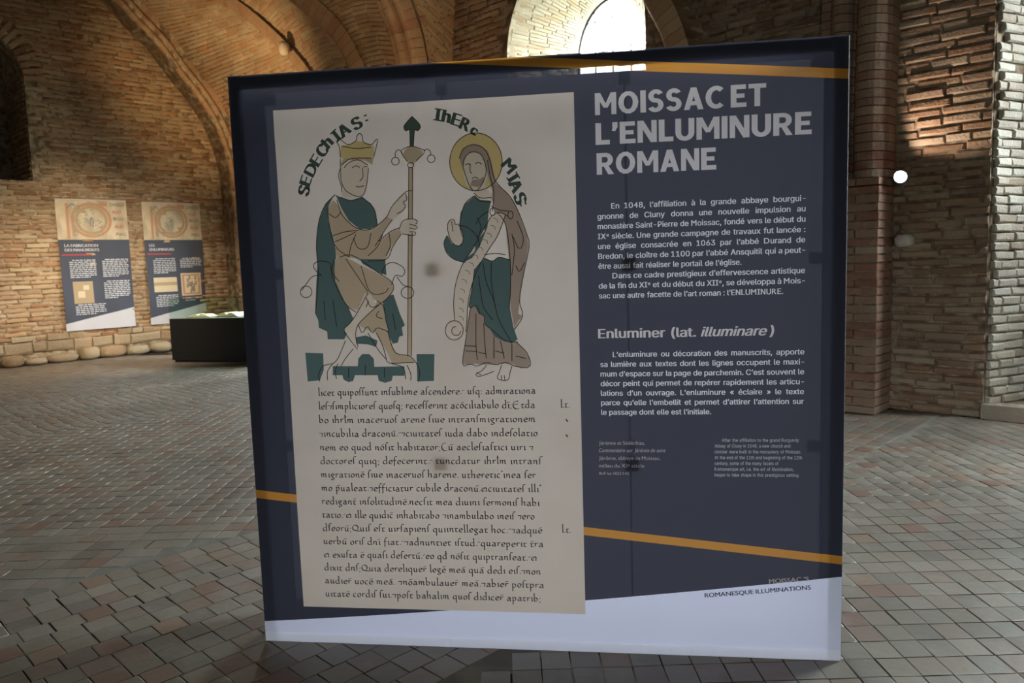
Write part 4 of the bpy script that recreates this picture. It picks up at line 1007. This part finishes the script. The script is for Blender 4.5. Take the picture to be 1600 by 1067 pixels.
pr = Print(pt)
def ln(*p_, w_=.0030): pr.line(px(*p_), w_, .00155)
circle_ = lambda cx, cy, rx, ry, n=14, a0=0, a1=360: [(cx+rx*math.cos(math.radians(a0+(a1-a0)*i/n)), cy+ry*math.sin(math.radians(a0+(a1-a0)*i/n))) for i in range(n+1)]
for L_ in (
 # seated figure
 [(532,248),(532,262),(533,282),(538,295),(548,303),(560,307),(568,304),(573,288),(576,262)], [(538,262),(545,254),(560,250),(575,258)], [(550,262),(557,259),(562,262)], [(568,261),(574,260)], [(566,262),(567,276),(562,283)], [(556,291),(562,292),(569,290)], [(532,262),(529,275),(533,290),(534,300)],
 [(532,246),(530,228),(526,222),(530,216),(537,222),(545,226),(556,220),(558,212),(562,208),(566,213),(568,222),(580,226),(586,220),(590,217),(588,230),(584,246)], [(534,258),(548,248),(580,247)], [(534,228),(556,232),(580,230)],
 [(524,304),(508,320),(498,345),(494,385),(497,430),(493,490)], [(532,308),(548,313),(566,308)], [(526,312),(534,335),(550,352),(565,359),(580,358),(590,352)], [(566,308),(584,325),(590,352)], [(512,325),(514,350),(524,385),(546,402)], [(514,334),(524,340),(532,332)], [(520,368),(540,362),(560,360)], [(523,378),(545,368),(556,362)],
 [(590,352),(605,338),(613,322),(634,300),(645,298)], [(613,343),(600,362),(586,385)], [(590,378),(610,362),(624,356)], [(627,366),(614,385),(604,405),(575,408)], [(545,402),(548,385),(556,366)], [(552,372),(560,388),(574,386),(580,364)], [(575,400),(590,385),(598,366)], [(603,400),(610,384),(608,364)],
 [(634,302),(636,312),(630,316),(634,322),(628,330),(620,334)], [(624,358),(630,345),(645,342),(653,346),(650,350)], [(640,350),(652,354),(650,358),(640,356)], [(640,362),(650,363),(646,368),(628,365)],
 [(522,405),(518,425),(524,445),(540,475),(556,488)], [(530,402),(545,398),(560,404),(590,425),(612,440),(615,452),(605,466),(590,478),(572,494),(558,510),(556,528),(560,546),(548,532),(537,516),(546,506),(556,492),(575,458)], [(540,404),(575,456)], [(564,415),(578,456),(600,458),(607,450)], [(572,465),(580,480),(592,476)], [(576,470),(572,480)], [(590,470),(600,480),(603,500),(608,518)], [(598,498),(588,494),(592,486)], [(606,518),(614,545),(622,553),(640,556),(650,566)], [(588,520),(598,540),(604,560),(608,567),(648,566)], [(575,520),(590,545),(604,562)], [(540,532),(528,560),(520,568)], [(552,545),(540,560),(533,572)], [(560,508),(566,520),(574,510),(582,520),(590,512),(606,518)],
 [(520,568),(505,572),(498,585),(500,596)], [(520,568),(512,580),(512,594)], [(528,568),(524,580),(526,592)], [(650,566),(656,580),(654,596)], [(636,570),(642,584),(642,594)], [(612,568),(630,574),(634,592)],
 # chair arms: scrolls
 [(530,440),(518,425),(516,412),(505,408),(495,409),(489,415),(494,424),(502,430)], [(502,430),(488,432),(478,444),(471,454)], circle_(478,456,9,9), [(596,430),(602,415),(614,410),(628,416),(633,424),(628,432),(618,430),(612,445)], [(620,432),(630,445),(640,448)], circle_(637,457,10,9),
 # staff
 [(639,262),(637,556)], [(645,262),(643,556)], circle_(642,258,5,4), [(637,253),(627,238),(632,232),(640,229),(647,229),(656,232),(664,237),(650,252)], [(629,240),(624,234),(618,238),(618,246)], circle_(618,252,6,6), [(662,236),(668,233),(673,238),(672,244)], circle_(674,248,6,6), [(644,182),(654,192),(657,199),(652,205),(648,203),(646,229)], [(644,182),(636,191),(631,198),(634,205),(640,203),(641,229)],
 # footstool seams
 [(545,575),(545,590)], [(601,575),(601,590)], [(571,570),(571,586)], [(506,470),(508,500)], [(520,470),(526,510)], [(614,490),(618,515)],
 # standing figure
 circle_(744,253,41,45,24), [(724,262),(726,248),(736,238),(750,240),(757,252),(760,268),(756,282),(748,296),(740,298),(733,288),(728,275),(724,262)], [(727,258),(732,256),(736,258)], [(743,256),(748,254),(753,257)], [(735,256),(735,268),(738,271)], [(738,279),(743,277),(748,280)], [(718,248),(724,233),(740,226),(756,232),(765,248),(771,275),(780,290),(798,308),(812,335),(824,368),(827,385),(818,430),(812,470),(817,493),(804,515)], [(762,250),(766,275),(772,300),(770,330)], [(741,302),(750,309),(768,309)], [(742,306),(750,314),(768,316)],
 [(741,306),(726,320),(719,350),(723,370)], [(699,368),(694,380),(699,396),(712,406),(728,410)], [(718,352),(732,356),(746,370),(750,385)], [(746,340),(752,356),(746,372)], [(764,330),(752,338),(744,350)], [(700,360),(700,350),(705,343),(710,344),(712,352),(716,350),(724,366),(722,382),(712,383),(704,374),(700,360)], [(706,346),(708,362)],
 [(768,338),(755,360),(738,390),(722,415),(712,445),(709,475),(711,502)], [(790,336),(778,368),(765,388),(752,410),(742,432),(735,455),(731,478),(730,500),(728,518)], circle_(710,516,14,15,18), circle_(713,517,7,7,12,0,270), [(768,322),(780,328),(796,330)], [(768,338),(780,332),(794,338)], circle_(770,331,4,6), circle_(798,336,4,6),
 [(775,330),(790,350),(797,400),(798,450),(796,480)], [(808,345),(818,372),(812,390),(802,370)], [(800,365),(804,390),(800,430)], [(806,415),(812,424),(820,410)], [(757,403),(770,408),(780,402),(797,406)], [(757,398),(775,396),(790,398)], [(742,420),(738,450),(733,482),(744,476),(750,490)], [(755,410),(760,440),(772,470),(780,500),(800,536)], [(768,410),(768,440),(774,480)], [(748,430),(752,460),(756,480),(770,500)], [(750,490),(757,494),(758,506),(770,516),(790,532),(809,534)],
 [(735,483),(728,530),(723,570),(735,568),(745,572),(760,566),(775,570),(790,566),(805,572),(828,573),(824,552),(808,535)], [(744,490),(744,540),(746,562)], [(756,505),(758,540),(760,560)], [(772,526),(772,560)], [(782,532),(788,560)], [(800,537),(800,564)], [(727,540),(745,541)], [(727,548),(746,549)], [(748,550),(760,553)], [(774,548),(788,552)], [(806,556),(822,560)],
 [(760,571),(752,580),(744,583),(746,588),(756,586),(772,580)], [(745,583),(752,585)], [(784,570),(780,582),(777,590),(784,594),(794,593),(797,582),(800,572)], [(783,586),(784,593)], [(788,586),(789,594)]):
    ln(*L_)
for (a, b_) in ((772,345),(768,356),(762,368),(756,378),(749,390),(741,402),(734,414),(728,426),(723,440),(720,455),(718,470),(718,485),(718,498)):
    ln((a-1,b_-4),(a+5,b_-2),(a+6,b_+3), w_=.0018)
pr.done('brown_line_print', I_brown)
pr = Print(pt)
for ch, x, y, a in (('S',481,308,-72),('E',483,293,-66),('D',489,278,-60),('E',497,262,-54),('C',505,248,-50),('h',513,234,-44),('I',527,223,-38),('A',535,217,-34),('S',554,205,-25),(':',571,190,-15),
                    ('I',677,188,12),('h',689,190,14),('E',703,194,20),('R',716,200,26),('c',733,207,35),('M',782,258,52),('I',791,278,60),('A',793,286,64),('S',801,306,68),(':',812,318,72)):
    u_, v_ = uvp(x, y); put_text(pr, ch, u_, v_, (.044 if ch not in ':c' else .034), None, .05, ang=math.radians(-a), o=.0013)
pr.done('name_lettering', I_dgreen)

# ------------------------------------------------------------------ banners on the left wall
def banner_mat(name, bands):
    m, n, b, out = newmat(name); N = n.nodes.new; L = n.links.new
    uvn = N('ShaderNodeUVMap'); uvn.uv_map = 'UVMap'; s_ = N('ShaderNodeSeparateXYZ'); L(uvn.outputs[0], s_.inputs[0])
    e = N('ShaderNodeMath'); e.operation = 'MULTIPLY_ADD'; L(s_.outputs[0], e.inputs[0]); e.inputs[1].default_value = .10; e.inputs[2].default_value = .055
    lt = N('ShaderNodeMath'); lt.operation = 'LESS_THAN'; L(s_.outputs[1], lt.inputs[0]); L(e.outputs[0], lt.inputs[1])
    gt = N('ShaderNodeMath'); gt.operation = 'GREATER_THAN'; L(s_.outputs[1], gt.inputs[0]); gt.inputs[1].default_value = .695
    m1 = N('ShaderNodeMixRGB'); L(lt.outputs[0], m1.inputs[0]); m1.inputs[1].default_value = (.045,.05,.072,1); m1.inputs[2].default_value = (.5,.49,.52,1)
    nz = N('ShaderNodeTexNoise'); nz.inputs['Scale'].default_value = 7; L(uvn.outputs[0], nz.inputs['Vector']); rp_ = N('ShaderNodeValToRGB'); L(nz.outputs['Fac'], rp_.inputs[0])
    rp_.color_ramp.elements[0].position = .35; rp_.color_ramp.elements[0].color = (.40,.31,.20,1); rp_.color_ramp.elements[1].position = .65; rp_.color_ramp.elements[1].color = (.55,.46,.32,1)
    m2 = N('ShaderNodeMixRGB'); L(gt.outputs[0], m2.inputs[0]); L(m1.outputs[0], m2.inputs[1]); L(rp_.outputs[0], m2.inputs[2]); L(m2.outputs[0], b.inputs['Base Color']); b.inputs['Roughness'].default_value = .7; return m
M_ban = banner_mat('printed_banner_cloth', None)
I_red = plain('print_red', (.38,.05,.05), .7); I_wht = plain('print_banner_white', (.55,.55,.57), .7); I_bt = plain('print_banner_tan', (.36,.26,.15), .7); I_bo = plain('print_banner_ochre', (.42,.22,.12), .7); I_bb = plain('print_banner_brown', (.2,.13,.10), .7)
I_bp = plain('print_banner_pale', (.55,.45,.30), .7); I_bblk = plain('print_banner_black', (.06,.055,.05), .7); I_bg = plain('print_banner_greyblue', (.2,.22,.2), .7)
def make_banner(q0, q1, zt_, zb, label, title, which):
    W = q0-q1; H = zt_-zb
    rt = empty('hanging_banner', tuple(rm(.03, (q0+q1)/2, zb)), label, 'banner')
    rr_ = random.Random(which)
    def bp_(u, v, off=0.0):
        w_ = .010*math.sin(u*9+which) * (1-v) + .006*math.sin(u*17+v*6) + .012*math.sin(v*5+u*3)*(1-v)
        return rm(.045 + w_ + off*1.5, q0 - u*W, zb + v*H)
    nu_, nv_ = 16, 30; V = []; uv_ = []
    for j in range(nv_+1):
        for i in range(nu_+1): V.append(bp_(i/nu_, j/nv_)); uv_.append((i/nu_, j/nv_))
    P_('cloth', V, [(j*(nu_+1)+i, j*(nu_+1)+i+1, (j+1)*(nu_+1)+i+1, (j+1)*(nu_+1)+i) for j in range(nv_) for i in range(nu_)], M_ban, uv_, True, rt)
    MB().bar(bp_(0, 1, .004), bp_(1, 1, .004), .008, 6).build('top_rod', I_wht, rt)
    def rect(pr, a, b_, c, d, o=.004):
        nn = max(1, int((c-a)/.07)); mm = max(1, int((d-b_)/.05))
        for i in range(nn):
            for j in range(mm): 
                x0, x1 = a+(c-a)*i/nn, a+(c-a)*(i+1)/nn; y0, y1 = b_+(d-b_)*j/mm, b_+(d-b_)*(j+1)/mm; pr.quad((x0, y0), (x1, y0), (x1, y1), (x0, y1), o)
    fn = bp_
    t = Print(fn)
    def btxt(s_, x, y, cap, width=None, b=.03, o=.004):
        k = cap/CAPB
        x_ = x
        for wd in s_.split(' '):
            V, Fc, a, e_, _ = word(wd, b, 0, 2, True); kk = len(t.V); kx = k*H/W
            for v in V: t.V.append(fn(x_ + (v[0]-a)*kx, y + v[1]*k, o))
            t.F += [tuple(i+kk for i in f) for f in Fc]; x_ += (e_-a)*kx + .25*kx
    for s_, y in title: btxt(s_, .075, y, .021)
    t.done('title_lettering', I_wht, rt)
    t = Print(fn); rect(t, .03, .574, .44, .585); t.done('red_rule', I_red, rt)
    # illuminated initial across the top
    t = Print(fn)
    def ring(cx, cy, rx, ry, w_): 
        for i in range(24):
            a0, a1 = 2*math.pi*i/24, 2*math.pi*(i+1)/24
            t.quad((cx+rx*math.cos(a0), cy+ry*math.sin(a0)), (cx+rx*math.cos(a1), cy+ry*math.sin(a1)), (cx+rx*w_*math.cos(a1), cy+ry*w_*math.sin(a1)), (cx+rx*w_*math.cos(a0), cy+ry*w_*math.sin(a0)), .004)
    ring(.48, .845, .29, .135, .86); rect(t, .13, .70, .17, .97); rect(t, .60, .955, .72, .985); rect(t, .58, .78, .66, .80); t.done('initial_print', I_bo, rt)
    t = Print(fn); ring(.48, .845, .235, .112, .8); rect(t, .20, .72, .24, .86); rect(t, .24, .90, .4, .93); t.done('initial_print', I_bt, rt)
    t = Print(fn)
    for i in range(16):
        a0 = rr_.uniform(.18, .62); b0 = rr_.uniform(.74, .96); t.line([(a0, b0), (a0+.03, b0+.012), (a0+.05, b0-.012), (a0+.02, b0-.02)], .006, .0045)
    t.line([(.15,.93),(.22,.965),(.27,.95)], .012, .0045); t.line([(.46,.80),(.47,.86),(.5,.84),(.49,.79)], .02, .0045); t.done('initial_print', I_bg, rt)
    t = Print(fn); btxt('DNSOI', .76, .955, .024, b=0); btxt('IBGO', .79, .845, .024, b=0); btxt('PIAC', .82, .725, .024, b=0); t.done('letter_print', I_bblk, rt)
    t = Print(fn); btxt('ALEI', .78, .900, .024, b=0); btxt('ALEI', .80, .785, .024, b=0); t.done('letter_print', I_red, rt)
    # columns of small text: too small to read in the photograph, so broken lines
    t = Print(fn)
    def col(x0, x1, y1, y0, ind=True):
        y = y1; k = 0
        while y > y0:
            x = x0 + (.04 if k == 0 and ind else 0); e_ = x1 - (rr_.uniform(.05, .2) if y-.0145 <= y0 else 0)
            while x < e_:
                l = min(rr_.uniform(.025, .075), e_-x)
                if l > .012: t.quad((x, y-.0032), (x+l, y-.0032), (x+l, y+.0032), (x, y+.0032), .004)
                x += l+.012
            y -= .0145; k += 1
    if which == 1:
        col(.12, .49, .538, .40); col(.58, .96, .540, .405); col(.58, .96, .370, .23); col(.15, .58, .195, .12)
    else:
        col(.12, .50, .540, .41); col(.58, .96, .540, .46); col(.12, .50, .235, .145); col(.58, .96, .185, .18)
    t.done('text_lines', I_wht, rt)
    if which == 1:
        t = Print(fn); rect(t, .14, .205, .42, .375); t.done('picture_print', I_bt, rt)
        t = Print(fn); rect(t, .2, .25, .3, .30, .005); rect(t, .28, .31, .36, .345, .005); t.done('picture_print', I_bp, rt)
    else:
        t = Print(fn); rect(t, .10, .265, .50, .385); t.done('picture_print', I_bp, rt)
        t = Print(fn); rect(t, .10, .318, .50, .345, .005); t.done('picture_print', I_bt, rt)
        t = Print(fn); rect(t, .57, .225, .93, .415); t.done('picture_print', I_bp, rt)
        t = Print(fn)
        for a, b_, c, d in ((.59,.235,.91,.248),(.59,.392,.91,.405),(.59,.235,.625,.405),(.875,.235,.91,.405)): rect(t, a, b_, c, d, .005)
        t.done('picture_print', I_bo, rt)
        t = Print(fn)
        for i in range(14): a0 = rr_.uniform(.65, .83); b0 = rr_.uniform(.26, .38); t.line([(a0, b0), (a0+.02, b0+.01), (a0+.03, b0-.01), (a0, b0-.012)], .012, .0055)
        t.done('picture_print', I_bb, rt)
make_banner(3.47, 2.30, 2.83, .53, 'hanging cloth banner with a pale top and the title LA FABRICATION DES MANUSCRITS', [('LA FABRICATION', .640), ('DES MANUSCRITS', .606)], 1)
make_banner(2.03, .93, 2.82, .53, 'hanging cloth banner with the title LES ENLUMINEURS, just behind the glass display case', [('LES', .640), ('ENLUMINEURS', .606)], 2)

# ------------------------------------------------------------------ display case in front of the second banner
cb = np.array([*(rm(2.01, 2.47, 0)[:2]), 0]); cx_ = np.array([.97, -.243, 0]); cy_ = np.array([.243, .97, 0]); CW, CDp, CH, CG = 2.1, .8, .73, .33
case = empty('display_case', tuple(cb + cx_*CW/2 + cy_*CDp/2), 'low black display case with a clear glass top standing before the left wall', 'display case')
M_blk = plain('black_painted_board', (.008,.008,.009), .5); M_gl, n_, b_, out_ = newmat('case_glass')
b_.inputs['Base Color'].default_value = (.85,.95,.92,1); tt = n_.nodes.new('ShaderNodeBsdfTransparent'); tt.inputs[0].default_value = (.90,.96,.94,1); g2 = n_.nodes.new('ShaderNodeBsdfGlossy'); g2.inputs['Roughness'].default_value = .03
fz = n_.nodes.new('ShaderNodeLayerWeight'); fz.inputs[0].default_value = .12; mm_ = n_.nodes.new('ShaderNodeMixShader'); n_.links.new(fz.outputs['Fresnel'], mm_.inputs[0]); n_.links.new(tt.outputs[0], mm_.inputs[1]); n_.links.new(g2.outputs[0], mm_.inputs[2]); n_.links.new(mm_.outputs[0], out_.inputs[0]); n_.nodes.remove(b_)
def cp(a, b_, c): return cb + cx_*a + cy_*b_ + Z3*c
MB().box(cp(CW/2, CDp/2, CH/2+.02), (CW/2, CDp/2, CH/2-.02), cx_, cy_, Z3).build('base_cabinet', M_blk, case)
MB().box(cp(CW/2, CDp/2, .02), (CW/2-.03, CDp/2-.03, .02), cx_, cy_, Z3).build('plinth', M_blk, case)
M_lining = plain('case_lining', (.30,.27,.22), .8)
MB().box(cp(CW/2, CDp/2, CH+.003), (CW/2-.03, CDp/2-.03, .003), cx_, cy_, Z3).build('display_deck', M_lining, case)
for nm, c, h in (('glass_panel', cp(CW/2, .006, CH+CG/2), (CW/2, .004, CG/2)), ('glass_panel', cp(CW/2, CDp-.006, CH+CG/2), (CW/2, .004, CG/2)), ('glass_panel', cp(.005, CDp/2, CH+CG/2), (.004, CDp/2-.01, CG/2)), ('glass_panel', cp(CW-.005, CDp/2, CH+CG/2), (.004, CDp/2-.01, CG/2)), ('glass_lid', cp(CW/2, CDp/2, CH+CG+.004), (CW/2, CDp/2, .004))):
    MB().box(c, h, cx_, cy_, Z3).build(nm, M_gl, case)
M_page = plain('parchment_page', (.72,.62,.44), .7, noise=.15, scale=30); M_cover = plain('leather_cover', (.18,.10,.05), .6); M_gold = plain('gilt_edge', (.6,.42,.15), .35, .6)
def open_book(a, b_, w_, d, yaw, label, hh=.05):
    c = cp(a, b_, CH+.006); e1 = cx_*math.cos(yaw)+cy_*math.sin(yaw); e2 = np.cross(Z3, e1)
    rt = empty('open_manuscript', tuple(c), label, 'book', 'manuscripts in the glass case')
    MB().box(c + Z3*.005, (w_/2+.01, d/2+.008, .005), e1, e2, Z3).build('cover', M_cover, rt)
    for s in (-1, 1):
        V = []; K = 9
        for i in range(K):
            f = i/(K-1); x = f*w_/2; z = .012 + hh*math.sin(math.pi*min(1, f*1.0+.08))**.7*(1-.45*f)
            for y in (-d/2, d/2): V += [c + e1*s*x + e2*y + Z3*z, c + e1*s*x + e2*y + Z3*.010]
        Fc = []
        for i in range(K-1):
            k = 4*i; Fc += [(k, k+4, k+6, k+2), (k+1, k+3, k+7, k+5), (k, k+1, k+5, k+4), (k+2, k+6, k+7, k+3)]
        Fc += [(4*K-4, 4*K-3, 4*K-1, 4*K-2)]
        pg = P_('page_block', V, Fc, M_page, None, False, rt)
        V2 = []; F2 = []
        for r_ in range(9):
            yy = -d/2 + d*(r_+1)/10.5; f0, f1 = .2, .85
            for f in (f0, f1):
                x = f*w_/2; z = .0135 + hh*math.sin(math.pi*min(1, f+.08))**.7*(1-.45*f); V2 += [c + e1*s*x + e2*(yy-.004) + Z3*z, c + e1*s*x + e2*(yy+.004) + Z3*z]
            k = 4*r_; F2.append((k, k+1, k+3, k+2))
        P_('ink_lines', V2, F2, M_cover, None, False, rt)
open_book(.42, .30, .40, .27, .1, 'small open manuscript nearest the left end of the glass case')
open_book(.98, .36, .46, .32, -.15, 'open manuscript in the middle of the glass case', .07)
open_book(1.6, .34, .44, .30, .1, 'open manuscript at the hidden right end of the glass case', .06)

# ------------------------------------------------------------------ lamp on the right pier
lampc = rm(12.70, .30, 2.14)
lm = empty('wall_spotlight', tuple(lampc), 'small lit spotlight on the brick pier to the right of the fabric stand', 'lamp')
M_lh = plain('lamp_housing', (.12,.12,.12), .4, .5); M_em, n_, b_, out_ = newmat('lamp_glow'); b_.inputs['Emission Color'].default_value = (.85,.93,1,1); b_.inputs['Emission Strength'].default_value = 14; b_.inputs['Base Color'].default_value = (1,1,1,1)
dl = CAM - lampc; dl = dl/np.linalg.norm(dl) + Z3*.25 + A3*.15; dl /= np.linalg.norm(dl)
MB().bar(lampc - dl*.10, lampc, .058, 18).build('lamp_housing', M_lh, lm); MB().bar(lampc - dl*.002, lampc + dl*.006, .050, 18).build('lens', M_em, lm)
MB().bar(rm(12.56, .24, 2.12), lampc - dl*.06, .012, 8).build('bracket', M_lh, lm)
